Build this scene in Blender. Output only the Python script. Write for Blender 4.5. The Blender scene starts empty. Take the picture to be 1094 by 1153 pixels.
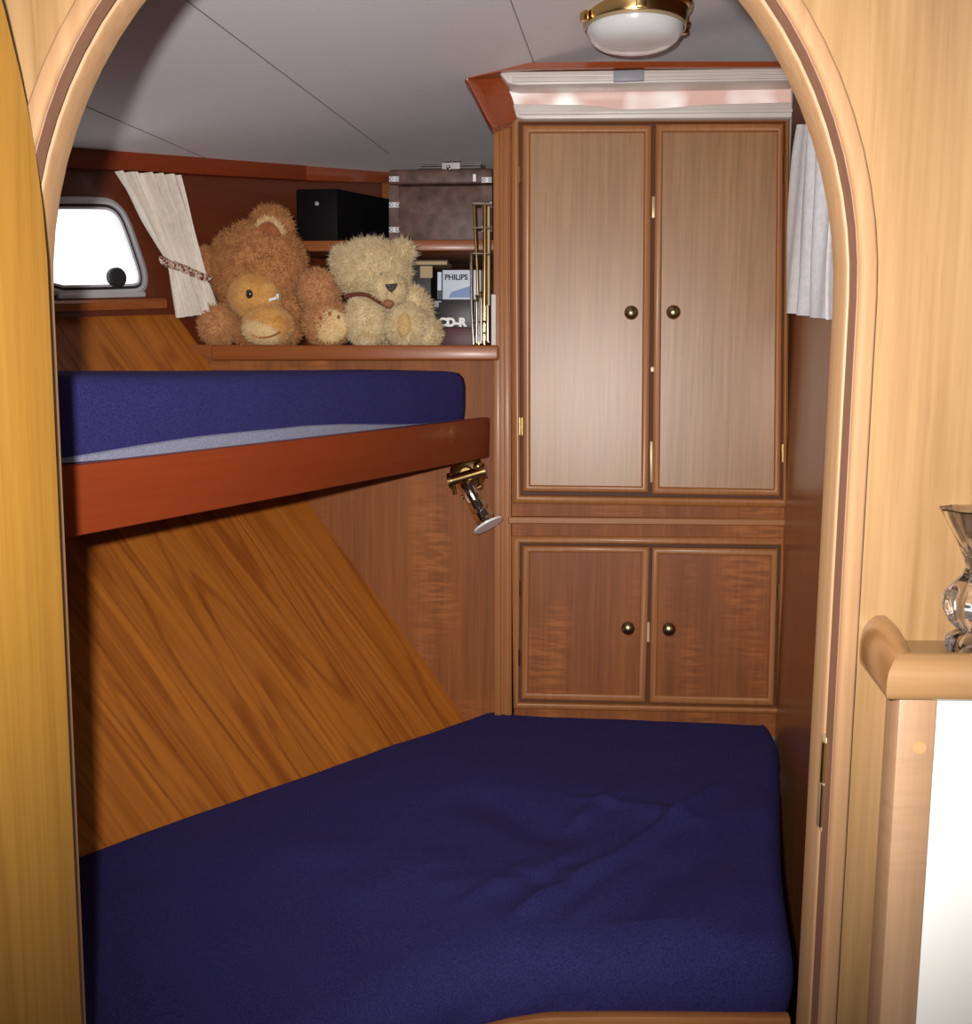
import bpy, bmesh, math, random
import numpy as np
from mathutils import Vector, Matrix, noise as mnoise

random.seed(4); rng = np.random.default_rng(4)
sc = bpy.context.scene
col = sc.collection
PI = math.pi
V = Vector

# ------------------------------------------------------------------ camera
F = 1150.0; PITCH = math.radians(7.3); ROLL = math.radians(0.5)
CAM = V((0, 0, 1.38))
cd = bpy.data.cameras.new('camera'); cam = bpy.data.objects.new('camera', cd); col.objects.link(cam)
cd.sensor_fit = 'HORIZONTAL'; cd.sensor_width = 36.0; cd.lens = F / 1094 * 36.0
cd.clip_start = 0.01; cd.clip_end = 50
cam.matrix_world = Matrix.Translation(CAM) @ Matrix.Rotation(PI/2 - PITCH, 4, 'X') @ Matrix.Rotation(ROLL, 4, 'Z')
sc.camera = cam
CR = cam.matrix_world.to_3x3()
sc.view_settings.view_transform = 'Standard'
sc.view_settings.look = 'None'
sc.view_settings.gamma = 1.0
sc.view_settings.exposure = 0.0
sc.view_settings.use_curve_mapping = False

def ray(px, py):
    return CR @ V(((px - 547) / F, -(py - 576.5) / F, -1.0))

class Plane:
    """A real surface of the cabin: origin, right, up, normal towards the viewer's side."""
    def __init__(s, o, n, u=None):
        s.o = V(o); s.n = V(n).normalized()
        if u is None: u = V((0, 0, 1)).cross(s.n)
        s.u = V(u).normalized(); s.u = (s.u - s.n * s.u.dot(s.n)).normalized()
        s.v = s.n.cross(s.u)
    def off(s, d): return Plane(s.o + s.n * d, s.n, s.u)
    def hit(s, px, py, d=0.0):
        r = ray(px, py)
        return CAM + r * ((s.o + s.n * d - CAM).dot(s.n) / r.dot(s.n))
    def ab(s, px, py, d=0.0):
        p = s.hit(px, py, d) - s.o
        return (p.dot(s.u), p.dot(s.v))
    def pt(s, a, b, d=0.0): return s.o + s.u * a + s.v * b + s.n * d
    def put(s, p, d=0.0):
        """drop a point onto the plane"""
        return p - s.n * ((p - s.o).dot(s.n) - d)

def hitY(px, py, Y):
    r = ray(px, py); return CAM + r * (Y / r.y)
def hitZ(px, py, Z):
    r = ray(px, py); return CAM + r * ((Z - CAM.z) / r.z)

PSI = math.radians(6); LEAN = math.radians(1.2)
B = Plane(hitY(583, 430, 2.3), (-math.sin(PSI)*math.cos(LEAN), -math.cos(PSI)*math.cos(LEAN), math.sin(LEAN)))
ZB = B.hit(520, 803).z
_p1 = B.hit(520, 803); _p2 = hitZ(90, 957, ZB); _p3 = B.hit(188, 345)
nP = (_p2 - _p1).cross(_p3 - _p1).normalized()
if nP.dot(CAM - _p1) < 0: nP = -nP
P = Plane(_p1, nP, _p1 - _p2)
LEDGE_R = _p3; LEDGE_L = P.hit(62, 349)
dW = (LEDGE_R - LEDGE_L); dWh = V((dW.x, dW.y, 0)).normalized()
W = Plane(LEDGE_R, V((dWh.y, -dWh.x, 0)), dWh)
RD = V((-math.sin(PSI), -math.cos(PSI), 0))                    # along the right-hand wall, towards the door
RO = B.hit(889, 430)
R = Plane(RO, V((RD.y, -RD.x, 0)), RD)
if R.n.x > 0: R = Plane(RO, -R.n, RD)
print('RN', R.n, 'W', W.n, 'ledge', LEDGE_L, LEDGE_R, 'P', P.n)

# ------------------------------------------------------------------ mesh builder
class MB:
    def __init__(s): s.v = []; s.f = []
    def add(s, vs, fs):
        o = len(s.v); s.v += [tuple(p) for p in vs]; s.f += [tuple(i + o for i in f) for f in fs]; return s
    def prism(s, loop0, loop1):
        n = len(loop0)
        return s.add(list(loop0) + list(loop1), [tuple(range(n))[::-1], tuple(range(n, 2*n))] + [(i, (i+1) % n, n + (i+1) % n, n + i) for i in range(n)])
    def box(s, lo, hi):
        x0, y0, z0 = lo; x1, y1, z1 = hi
        return s.prism([(x0,y0,z0),(x1,y0,z0),(x1,y1,z0),(x0,y1,z0)], [(x0,y0,z1),(x1,y0,z1),(x1,y1,z1),(x0,y1,z1)])
    def obox(s, o, ax, ay, az):
        o = V(o); ax = V(ax); ay = V(ay); az = V(az)
        return s.prism([o, o+ax, o+ax+ay, o+ay], [o+az, o+ax+az, o+ax+ay+az, o+ay+az])
    def loops(s, loops, closed=True, cap0=False, cap1=False):
        n = len(loops[0]); vs = [p for L in loops for p in L]; fs = []
        m = n if closed else n - 1
        for k in range(len(loops) - 1):
            for i in range(m):
                j = (i + 1) % n
                fs.append((k*n+i, k*n+j, (k+1)*n+j, (k+1)*n+i))
        if cap0: fs.append(tuple(range(n))[::-1])
        if cap1: fs.append(tuple(range((len(loops)-1)*n, len(loops)*n)))
        return s.add(vs, fs)
    def tube(s, pts, r, n=10, caps=True):
        pts = [V(p) for p in pts]; rs = r if isinstance(r, (list, tuple)) else [r]*len(pts)
        t0 = (pts[1]-pts[0]).normalized(); a = V((0,0,1)) if abs(t0.z) < .9 else V((1,0,0))
        x = t0.cross(a).normalized(); L = []
        for i, p in enumerate(pts):
            t = (pts[min(i+1, len(pts)-1)] - pts[max(i-1, 0)]).normalized()
            x = (x - t * x.dot(t)).normalized(); y = t.cross(x)
            L.append([p + (x*math.cos(2*PI*k/n) + y*math.sin(2*PI*k/n)) * rs[i] for k in range(n)])
        return s.loops(L, True, caps, caps)
    def lathe(s, o, axis, prof, n=32, caps=True):
        """prof: (radius, distance along axis)"""
        o = V(o); axis = V(axis).normalized()
        a = V((0,0,1)) if abs(axis.z) < .9 else V((1,0,0)); x = axis.cross(a).normalized(); y = axis.cross(x)
        L = [[o + axis*h + (x*math.cos(2*PI*k/n) + y*math.sin(2*PI*k/n)) * max(r, 1e-5) for k in range(n)] for r, h in prof]
        return s.loops(L, True, caps, caps)
    def ellipsoid(s, c, ax, ay, az, nu=20, nv=14, wob=0, freq=20, seed=0):
        c = V(c); ax = V(ax); ay = V(ay); az = V(az); L = []
        for j in range(1, nv):
            th = PI * j / nv; row = []
            for i in range(nu):
                ph = 2*PI*i/nu
                d = ax*(math.sin(th)*math.cos(ph)) + ay*(math.sin(th)*math.sin(ph)) + az*math.cos(th)
                k = 1 + (wob * mnoise.noise((c + d) * freq + V((seed, 0, 0))) if wob else 0)
                row.append(c + d*k)
            L.append(row)
        n0 = len(s.v); s.loops(L)
        n = nu; top = len(s.v); s.v.append(tuple(c + az)); s.v.append(tuple(c - az)); bot = top + 1; last = n0 + (nv-2)*n
        for i in range(n):
            s.f.append((top, n0 + (i+1) % n, n0 + i)); s.f.append((bot, last + i, last + (i+1) % n))
        return s
    def build(s, name, mat, parent=None, smooth=True, bevel=0, seg=2, angle=35):
        me = bpy.data.meshes.new(name); me.from_pydata([tuple(v) for v in s.v], [], s.f)
        bm = bmesh.new(); bm.from_mesh(me); bmesh.ops.recalc_face_normals(bm, faces=bm.faces[:])
        if bevel:
            es = [e for e in bm.edges if len(e.link_faces) == 2 and e.calc_face_angle(0) > math.radians(30)]
            bmesh.ops.bevel(bm, geom=es, offset=bevel, segments=seg, affect='EDGES', profile=.5, clamp_overlap=True)
        if smooth:
            for f in bm.faces: f.smooth = True
            for e in bm.edges:
                if len(e.link_faces) == 2 and e.calc_face_angle(0) > math.radians(angle): e.smooth = False
        bm.to_mesh(me); bm.free()
        o = bpy.data.objects.new(name, me); col.objects.link(o)
        for m in (mat if isinstance(mat, (list, tuple)) else [mat]): me.materials.append(m)
        if parent is not None:
            o.parent = parent
            o.matrix_parent_inverse = parent.matrix_world.inverted() if False else Matrix.Translation(-root_loc(parent))
        return o

def root_loc(o):
    t = V(o.location)
    p = o.parent
    while p is not None: t = t * 1; p = p.parent
    return V(ROOTS.get(o.name, (0, 0, 0)))
ROOTS = {}

def tag(o, label=None, cat=None, group=None, kind=None):
    if label: o['label'] = label
    if cat: o['category'] = cat
    if group: o['group'] = group
    if kind: o['kind'] = kind
    return o
def thing(name, loc, label, cat, group=None):
    o = bpy.data.objects.new(name, None); col.objects.link(o); o.location = V(loc); o.empty_display_size = .05
    ROOTS[o.name] = tuple(loc)
    return tag(o, label, cat, group)

# ------------------------------------------------------------------ materials
def srgb(r, g, b):
    f = lambda c: (c/255/12.92) if c/255 <= .04045 else ((c/255+.055)/1.055)**2.4
    return (f(r), f(g), f(b), 1)
def base(name, rough=.5, color=(.5,.5,.5,1), metal=0, coat=0, coat_rough=.1, sheen=0, spec=.5):
    m = bpy.data.materials.new(name); m.use_nodes = True; nt = m.node_tree
    b = nt.nodes['Principled BSDF']
    b.inputs['Base Color'].default_value = color; b.inputs['Roughness'].default_value = rough
    b.inputs['Metallic'].default_value = metal
    b.inputs['Coat Weight'].default_value = coat; b.inputs['Coat Roughness'].default_value = coat_rough
    b.inputs['Sheen Weight'].default_value = sheen; b.inputs['Specular IOR Level'].default_value = spec
    return m, nt, b
def N(nt, t, **kw):
    n = nt.nodes.new(t)
    for k, v in kw.items():
        if k == 'op': n.operation = v
        elif hasattr(n, k): setattr(n, k, v)
    return n
def link(nt, a, b): nt.links.new(a, b)
def mth(nt, op, a, b=None, c=None, clamp=False):
    n = nt.nodes.new('ShaderNodeMath'); n.operation = op; n.use_clamp = clamp
    for i, x in enumerate((a, b, c)):
        if x is None: continue
        if isinstance(x, (int, float)): n.inputs[i].default_value = x
        else: nt.links.new(x, n.inputs[i])
    return n.outputs[0]
def mixc(nt, fac, a, b):
    n = nt.nodes.new('ShaderNodeMix'); n.data_type = 'RGBA'
    for s, x in ((0, fac), (6, a), (7, b)):
        if isinstance(x, (int, float, tuple)): n.inputs[s].default_value = x
        else: nt.links.new(x, n.inputs[s])
    return n.outputs[2]
def noise(nt, vec, scale=1, detail=3, rough=.55):
    n = nt.nodes.new('ShaderNodeTexNoise'); n.inputs['Scale'].default_value = scale
    n.inputs['Detail'].default_value = detail; n.inputs['Roughness'].default_value = rough
    nt.links.new(vec, n.inputs['Vector']); return n.outputs['Fac']
def remap(nt, x, a, b, lo=0., hi=1.):
    n = nt.nodes.new('ShaderNodeMapRange'); n.clamp = True
    for i, v in zip((1, 2, 3, 4), (a, b, lo, hi)): n.inputs[i].default_value = v
    nt.links.new(x, n.inputs[0]); return n.outputs[0]

def wood(name, light, dark, grain=(0,0,1), figure=0.0, rough=.34, coat=.35, fine=1.0, bands=1.0, spec=.5, coat_rough=.22, fiddle=0.0, figscale=1.0):
    m, nt, b = base(name, rough, coat=coat, coat_rough=coat_rough, spec=spec)
    g = V(grain).normalized(); a = V((0,0,1)) if abs(g.z) < .9 else V((1,0,0))
    e1 = g.cross(a).normalized(); e2 = g.cross(e1).normalized()
    tc = nt.nodes.new('ShaderNodeTexCoord')
    def dot(v):
        n = nt.nodes.new('ShaderNodeVectorMath'); n.operation = 'DOT_PRODUCT'
        nt.links.new(tc.outputs['Object'], n.inputs[0]); n.inputs[1].default_value = v; return n.outputs['Value']
    d1, d2, dg = dot(e1), dot(e2), dot(g)
    def vec(sa, sg, off=0):
        c = nt.nodes.new('ShaderNodeCombineXYZ')
        for i, (d, s) in enumerate(((d1, sa), (d2, sa), (dg, sg))):
            nt.links.new(mth(nt, 'MULTIPLY_ADD', d, float(s), float(off)), c.inputs[i])
        return c.outputs[0]
    streak = remap(nt, noise(nt, vec(130, 3.5), 1, 4), .3, .7)
    band = remap(nt, noise(nt, vec(20, .8, 3.1), 1, 3), .3, .7)
    pore = remap(nt, noise(nt, vec(420, 16, 7.7), 1, 2), .62, .72)
    fac = mth(nt, 'ADD', mth(nt, 'MULTIPLY', streak, .42*fine), mth(nt, 'MULTIPLY', band, .5*bands))
    if figure:
        w = noise(nt, vec(6.0*figscale, .42*figscale, 1.7), 1, 2, .45)
        s = mth(nt, 'SINE', mth(nt, 'MULTIPLY', w, 95.0))
        s = remap(nt, s, .35, 1.0)
        fac = mth(nt, 'ADD', fac, mth(nt, 'MULTIPLY', s, .55*figure))
    fac = mth(nt, 'ADD', fac, mth(nt, 'MULTIPLY', pore, .22*fine), clamp=True)
    colr = mixc(nt, fac, light, dark)
    if fiddle:      # cross-grain shimmer of the veneer, painted into its colour as paler ripples
        fl = remap(nt, noise(nt, vec(9, 3.0, 12.3), 1, 1), .5, .66)
        rip = remap(nt, noise(nt, vec(16, 130, 5.3), 1, 2), .4, .62)
        k = mth(nt, 'MULTIPLY', mth(nt, 'MULTIPLY', fl, rip), fiddle, clamp=True)
        colr = mixc(nt, k, colr, tuple(min(1, c*1.75) for c in light[:3]) + (1,))
    nt.links.new(colr, b.inputs['Base Color'])
    bp = nt.nodes.new('ShaderNodeBump'); bp.inputs['Strength'].default_value = .08; bp.inputs['Distance'].default_value = .001
    nt.links.new(streak, bp.inputs['Height']); nt.links.new(bp.outputs[0], b.inputs['Normal'])
    return m

bed_dir = tuple(P.u)
slopeP = (B.hit(188, 345) - B.hit(520, 803)).normalized()
M = {}
M['near'] = wood('light_veneer', (.285,.174,.078,1), (.180,.099,.038,1), (0,0,1), figure=.42, rough=.42, coat=.12, bands=.75, spec=.35)
M['door'] = wood('door_veneer', (.47,.250,.043,1), (.33,.155,.022,1), (0,0,1), figure=.4, rough=.45, coat=.1, spec=.3)
M['frame'] = wood('frame_teak', (.31,.187,.100,1), (.21,.112,.050,1), (0,0,1), rough=.5, coat=.06, bands=.5, spec=.3)
M['rebate'] = wood('rebate_teak', (.215,.115,.075,1), (.15,.07,.04,1), (0,0,1), rough=.5, coat=.0, bands=.5, spec=.3)
M['frameV'] = M['frame']
M['rail'] = wood('rail_teak', (.28,.158,.068,1), (.19,.10,.038,1), (1,0,0), rough=.36, coat=.3, bands=.6)
M['post'] = wood('post_teak', (.33,.20,.115,1), (.23,.125,.062,1), (0,0,1), rough=.45, coat=.1, bands=.5, fiddle=.15)
M['plug'] = wood('plug_wood', (.44,.27,.13,1), (.36,.21,.09,1), (1,0,0), rough=.45, coat=.1)
M['hull'] = wood('hull_veneer', (.48,.158,.021,1), (.17,.040,.006,1), slopeP, figure=.55, rough=.42, coat=.15, bands=.6, figscale=1.25, spec=.35)
M['wall'] = wood('cabin_veneer', (.29,.095,.025,1), (.145,.040,.010,1), (0,0,1), rough=.55, coat=.03, fiddle=.45, spec=.22)
M['panelU'] = wood('wardrobe_veneer', (.37,.185,.068,1), (.19,.085,.028,1), (0,0,1), rough=.42, coat=.40, coat_rough=.38, bands=.6, fine=1.25)
M['panelL'] = wood('locker_veneer', (.29,.092,.024,1), (.135,.037,.009,1), (0,0,1), rough=.5, coat=.05, fiddle=.42, spec=.28)
M['mouldV'] = wood('moulding_upright', (.37,.150,.048,1), (.23,.080,.024,1), (0,0,1), rough=.46, coat=.12, bands=.5, spec=.35)
M['mouldH'] = wood('moulding_level', (.37,.150,.048,1), (.23,.080,.024,1), tuple(B.u), rough=.46, coat=.12, bands=.5, spec=.35)
M['mahog'] = wood('red_mahogany', (.235,.040,.010,1), (.15,.022,.006,1), (0.455,0.89,0), rough=.45, coat=.08, bands=.4, fine=.7, spec=.3)
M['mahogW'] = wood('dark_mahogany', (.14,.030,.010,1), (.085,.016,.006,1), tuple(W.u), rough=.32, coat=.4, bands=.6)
M['mahogC'] = wood('cornice_mahogany', (.30,.065,.018,1), (.19,.035,.010,1), tuple(B.u), rough=.22, coat=.8, coat_rough=.1, bands=.5)
M['shelf'] = wood('shelf_mahogany', (.31,.090,.020,1), (.19,.046,.010,1), tuple(B.u), rough=.42, coat=.15, bands=.5, spec=.35)
M['recess'] = wood('recess_veneer', (.36,.13,.028,1), (.23,.075,.015,1), (0,0,1), rough=.4, coat=.2)
M['rightwall'] = wood('side_veneer', (.36,.14,.05,1), (.21,.068,.022,1), (0,0,1), rough=.34, coat=.5, coat_rough=.28)
M['gap'] = base('dark_gap', .7, (.075,.022,.010,1))[0]
M['brass'] = base('brass', .22, (.62,.42,.17,1), 1)[0]
M['brassdull'] = base('aged_brass', .4, (.46,.35,.21,1), .25)[0]
M['knob'] = base('bronze_brass', .3, (.34,.26,.15,1), 1)[0]
M['chrome'] = base('chrome', .12, (.75,.73,.72,1), 1)[0]
M['alu'] = base('aluminium', .45, (.62,.62,.67,1), .45)[0]
M['black'] = base('black_plastic', .6, (.0025,.0022,.0025,1), spec=.12)[0]
M['rubber'] = base('black_rubber', .6, (.012,.012,.015,1))[0]
M['white'] = base('white_plastic', .4, (.80,.80,.78,1))[0]
M['whitepanel'] = base('white_laminate', .45, (.93,.93,.91,1))[0]
M['opal'] = base('opal_glass', .18, (.74,.75,.76,1), coat=.6)[0]
M['boxblue'] = base('box_pale_card', .5, (.55,.63,.74,1))[0]
M['boxnavy'] = base('box_navy_card', .5, (.02,.025,.06,1))[0]
M['boxblack'] = base('box_black_card', .45, (.012,.010,.014,1))[0]
M['boxred'] = base('box_maroon_card', .5, (.07,.006,.012,1))[0]
M['tan'] = base('tan_card', .6, (.42,.30,.16,1))[0]
M['grey'] = base('grey_card', .5, (.30,.31,.36,1))[0]
M['ink'] = base('ink', .6, (.02,.02,.03,1))[0]
M['floor'] = wood('floor_boards', (.30,.14,.05,1), (.18,.08,.03,1), (0,1,0), rough=.4)

def noisy(name, c1, c2, scale, rough=.8, bump=0, sheen=0, detail=4, bdist=.002, lo=.35, hi=.65):
    m, nt, b = base(name, rough, sheen=sheen)
    tc = nt.nodes.new('ShaderNodeTexCoord')
    f = noise(nt, tc.outputs['Object'], scale, detail)
    link(nt, mixc(nt, remap(nt, f, lo, hi), c1, c2), b.inputs['Base Color'])
    if bump:
        bp = nt.nodes.new('ShaderNodeBump'); bp.inputs['Strength'].default_value = bump; bp.inputs['Distance'].default_value = bdist
        link(nt, f, bp.inputs['Height']); link(nt, bp.outputs[0], b.inputs['Normal'])
    return m
M['ceil'] = noisy('white_vinyl', (.80,.79,.84,1), (.86,.85,.89,1), 260, .6, .12)
M['navy'] = noisy('navy_cotton', (.017,.015,.078,1), (.036,.031,.135,1), 420, .95, .3, 0)
M['navy'].node_tree.nodes['Principled BSDF'].inputs['Specular IOR Level'].default_value = .12
_b = M['navy'].node_tree.nodes['Principled BSDF']; _b.inputs['Diffuse Roughness'].default_value = .1; _b.inputs['Sheen Weight'].default_value = .015; _b.inputs['Sheen Tint'].default_value = (.25,.25,.75,1); _b.inputs['Sheen Roughness'].default_value = .5
M['lining'] = noisy('grey_lining', (.15,.155,.24,1), (.26,.27,.36,1), 500, .9, .2)
M['chest'] = noisy('worn_leather', (.055,.026,.022,1), (.135,.070,.055,1), 38, .55, .3, 0, 6)
M['furb'] = noisy('brown_plush', (.36,.145,.048,1), (.52,.235,.085,1), 45, .95, 0, 0)
M['furbp'] = noisy('brown_plush_paw', (.46,.205,.080,1), (.56,.28,.12,1), 60, .95, 0, 0)
M['furear'] = noisy('ear_plush', (.30,.085,.022,1), (.38,.12,.035,1), 60, .95, 0, .2)
M['furg'] = noisy('golden_plush', (.52,.23,.045,1), (.66,.36,.095,1), 40, .95, 0, .3)
M['furp'] = noisy('pale_gold_plush', (.62,.40,.16,1), (.72,.53,.28,1), 40, .95, 0, .3)
M['furc'] = noisy('cream_plush', (.60,.43,.215,1), (.78,.63,.38,1), 55, .95, 0, .3)
M['sole'] = noisy('tan_sole', (.55,.35,.13,1), (.64,.43,.19,1), 60, .9)
M['solep'] = noisy('pale_sole', (.66,.45,.20,1), (.75,.56,.30,1), 60, .9)
M['curtain'] = noisy('cream_curtain', (.72,.64,.55,1), (.80,.73,.64,1), 90, .85, .1, .2)
M['curtainw'] = noisy('white_curtain', (.66,.67,.72,1), (.76,.77,.80,1), 90, .8, .1, .2)
M['cord'] = noisy('red_cord', (.16,.025,.02,1), (.62,.50,.38,1), 140, .8, .3, 0, 2, .002, .45, .55)
M['ribbon'] = base('brown_ribbon', .5, (.13,.028,.015,1))[0]
M['mouth'] = base('mouth_felt', .8, (.34,.13,.07,1))[0]

def emit(name, c, s):
    m = bpy.data.materials.new(name); m.use_nodes = True; nt = m.node_tree; b = nt.nodes['Principled BSDF']
    b.inputs['Base Color'].default_value = (.1,.1,.1,1); b.inputs['Roughness'].default_value = .15
    b.inputs['Emission Color'].default_value = c; b.inputs['Emission Strength'].default_value = s
    return m
M['daylight'] = emit('daylit_glass', (1,1,1,1), 1.6)
def hatch_mat():
    m = emit('daylit_hatch', (1,1,1,1), 1.0); nt = m.node_tree; b = nt.nodes['Principled BSDF']
    tc = nt.nodes.new('ShaderNodeTexCoord')
    f = remap(nt, noise(nt, tc.outputs['Object'], 6.0, 2), .46, .60)
    link(nt, mixc(nt, f, (.60,.34,.28,1), (1,.95,.88,1)), b.inputs['Emission Color'])
    return m
M['hatch'] = hatch_mat()
def crystal():
    m, nt, b = base('cut_glass', .04, (.98,.95,.96,1)); b.inputs['Transmission Weight'].default_value = 1; b.inputs['IOR'].default_value = 1.5
    return m
M['crystal'] = crystal()

# ------------------------------------------------------------------ plane helpers
def quad(pl, q, d=0.): return [pl.hit(x, y) + pl.n*d for x, y in q]
def slab(mb, pl, q, back, front):
    return mb.prism(quad(pl, q, back), quad(pl, q, front))
def ring(mb, pl, outer, inner, prof):
    """mitred frame between two outlines; prof = (0 outer..1 inner, height)"""
    o = quad(pl, outer); i = quad(pl, inner)
    L = [[a.lerp(b, t) + pl.n*h for a, b in zip(o, i)] for t, h in prof]
    return mb.loops(L)
def rect(x0, y0, x1, y1): return [(x0, y0), (x1, y0), (x1, y1), (x0, y1)]
def smooth(a, b, x):
    t = max(0, min(1, (x - a)/(b - a))); return t*t*(3 - 2*t)
def spline(pts, n):
    """Catmull-Rom through points"""
    pts = [V(p) for p in pts]; out = []
    for i in range(len(pts) - 1):
        p0 = pts[max(i-1, 0)]; p1 = pts[i]; p2 = pts[i+1]; p3 = pts[min(i+2, len(pts)-1)]
        for k in range(n):
            t = k / n
            out.append(.5*((2*p1) + (p2-p0)*t + (2*p0-5*p1+4*p2-p3)*t*t + (3*p1-p0-3*p2+p3)*t**3))
    out.append(pts[-1]); return out
def resample(pts, n):
    d = [0]
    for a, b in zip(pts, pts[1:]): d.append(d[-1] + (b-a).length)
    out = []
    for k in range(n):
        t = d[-1]*k/(n-1); i = 0
        while i < len(pts)-2 and d[i+1] < t: i += 1
        out.append(pts[i].lerp(pts[i+1], (t-d[i])/max(d[i+1]-d[i], 1e-9)))
    return out

# ================================================================== SETTING
# ---- floor
mb = MB(); mb.box((-2.2, -1.2, -.04), (1.8, 3.4, 0)); tag(mb.build('floor', M['floor']), kind='structure')

# ---- ceiling
c1 = W.hit(70, 170); c2 = W.hit(438, 197); c3 = B.hit(600, 79)
nC = (c2 - c1).cross(c3 - c1).normalized()
if nC.z > 0: nC = -nC
print('ceil', c1, c2, c3, nC)
CE = Plane(c3, nC, (1, 0, 0))
def ceil_z(x, y):
    return c3.z - (nC.x*(x - c3.x) + nC.y*(y - c3.y)) / nC.z
def wx(y): return W.o.x + (y - W.o.y) * W.u.x / W.u.y
def rx(y): return RO.x + (y - RO.y) * RD.x / RD.y
mb = MB(); nx, ny = 16, 14; L0 = []; L1 = []
for j in range(ny + 1):
    y = .885 + (3.36 - .885) * j / ny
    xl = wx(y) - .03; xr = rx(y) + .03
    L0.append([V((xl + (xr-xl)*i/nx, y, ceil_z(xl + (xr-xl)*i/nx, y))) for i in range(nx+1)])
    L1.append([p + V((0,0,.03)) for p in L0[-1]])
mb.loops(L0, False); mb.loops(L1, False)
ceiling = tag(mb.build('ceiling', M['ceil']), kind='structure')
M['seam'] = base('vinyl_seam', .7, (.27,.26,.27,1))[0]
for a, b_ in (((211, 1), (437, 172)), ((575, 1), (604, 79)), ((88, 116), (232, 178))):
    p = CE.hit(*a); q = CE.hit(*b_); q = q + (q-p)*0.0; p = p - (q-p)*.3
    mb = MB(); t = (q-p).normalized(); s = t.cross(CE.n)*.0011
    mb.prism([p-s, p+s, q+s, q-s], [p-s+CE.n*.0008, p+s+CE.n*.0008, q+s+CE.n*.0008, q-s+CE.n*.0008])
    mb.build('panel_seam', M['seam'], ceiling)

# ---- hull side (left): sloping lower panel, upright upper side, ledge and ceiling trim
mb = MB()
pl0 = B.put(B.hit(188, 345), -.02); pr0 = B.put(B.hit(520, 803), -.02)
down = (pr0 - pl0).normalized()
tr = pl0; br = pr0 + down*.60
along = (LEDGE_L - LEDGE_R).normalized(); alongb = -P.u
tl = LEDGE_R + along*1.9; bl = br + alongb*1.9
tl = LEDGE_R + along*((.9 - LEDGE_R.y)/along.y); bl = br + alongb*((.9 - br.y)/alongb.y)
mb.prism([tl, tr, br, bl], [q - P.n*.02 for q in (tl, tr, br, bl)])
tag(mb.build('wall_left', M['hull']), kind='structure')
# upright hull side with a window opening
win = [(20, 224), (112, 224), (125, 227), (136, 236), (144, 251), (154, 280), (163, 307), (163, 322), (157, 329), (146, 331), (20, 334)]
mb = MB()
wt = 2.15; xa = W.put(LEDGE_R + W.u*1.35); xb = W.put(LEDGE_R + W.u*((.9 - LEDGE_R.y)/W.u.y))
wq = [V((xb.x, xb.y, LEDGE_R.z - .16)), V((xa.x, xa.y, LEDGE_R.z - .16)), V((xa.x, xa.y, wt)), V((xb.x, xb.y, wt))]
# left part carries the opening: build as loops round the window outline
wo = [W.hit(x, y) for x, y in win]
cx = sum((p for p in wo), V())/len(wo)
def outer_pt(p):
    d = p - cx; a = d.dot(W.u); z = d.z
    ua = (wq[1] - cx).dot(W.u); ub = (wq[0] - cx).dot(W.u); z1 = wt - cx.z; z0 = wq[0].z - cx.z
    k = min([v for v in ((ua/a if a > 0 else ub/a if a < 0 else 1e9), (z1/z if z > 0 else z0/z if z < 0 else 1e9))])
    return cx + W.u*(a*k) + V((0,0,z*k))
def densify(pts, n=6):
    out = []
    for a, b_ in zip(pts, pts[1:] + pts[:1]):
        for k in range(n): out.append(a.lerp(b_, k/n))
    return out
def rounded(pts, it=2):
    for _ in range(it):
        out = []
        for a, b_ in zip(pts, pts[1:] + pts[:1]): out += [a.lerp(b_, .25), a.lerp(b_, .75)]
        pts = out
    return pts
wi = densify(rounded(wo, 2), 2)
# include directions of the far corners
wo2 = [outer_pt(p) for p in wi]
for cpt in wq:
    i = min(range(len(wo2)), key=lambda i: (wo2[i]-cpt).length); wo2[i] = cpt
mb.loops([wo2, wi, [p - W.n*.05 for p in wi], [p - W.n*.05 for p in wo2]])
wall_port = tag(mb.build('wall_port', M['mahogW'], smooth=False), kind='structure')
# ledge on top of the sloping panel
mb = MB()
q0 = LEDGE_R + along*.0; q1 = tl
def ledge(p): return [p + W.n*.028 - V((0,0,.004)), p + W.n*.028 + V((0,0,.012)), p + W.n*.022 + V((0,0,.018)), p - W.n*.03 + V((0,0,.018)), p - W.n*.03 - V((0,0,.004))]
e0 = W.hit(178, 347); e0 = LEDGE_R + along*.02
mb.prism(ledge(e0), ledge(q1)); tag(mb.build('trim_1', M['shelf']), kind='structure')
# trim under the ceiling
mb = MB()
ta, tb = W.hit(62, 171), W.hit(338, 190); tc_, td = W.hit(338, 189), W.hit(431, 196)
ba, bb, bc, bd = W.hit(62, 190), W.hit(338, 204), W.hit(338, 204), W.hit(431, 207)
lift = V((0,0,.012))
def tq(a, b_, c, d, th): return [x + W.n*th for x in (a, b_, c, d)]
ext = (ta - tb).normalized()*.5; 
mb.prism(tq(ta+ext+lift, tb+lift, bb, ba+ext, .0), tq(ta+ext+lift, tb+lift, bb, ba+ext, .024))
tag(mb.build('trim_2', M['mahog'], bevel=.002), kind='structure')
mb = MB(); mb.prism(tq(tc_+lift, td+lift, bd, bc, .0), tq(tc_+lift, td+lift, bd, bc, .022))
tag(mb.build('trim_3', M['mahogC'], bevel=.002), kind='structure')

mb = MB(); slab(mb, W, [(430, 192), (441, 193), (441, 275), (430, 274)], 0, .018); tag(mb.build('trim_7', M['recess']), kind='structure')
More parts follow.
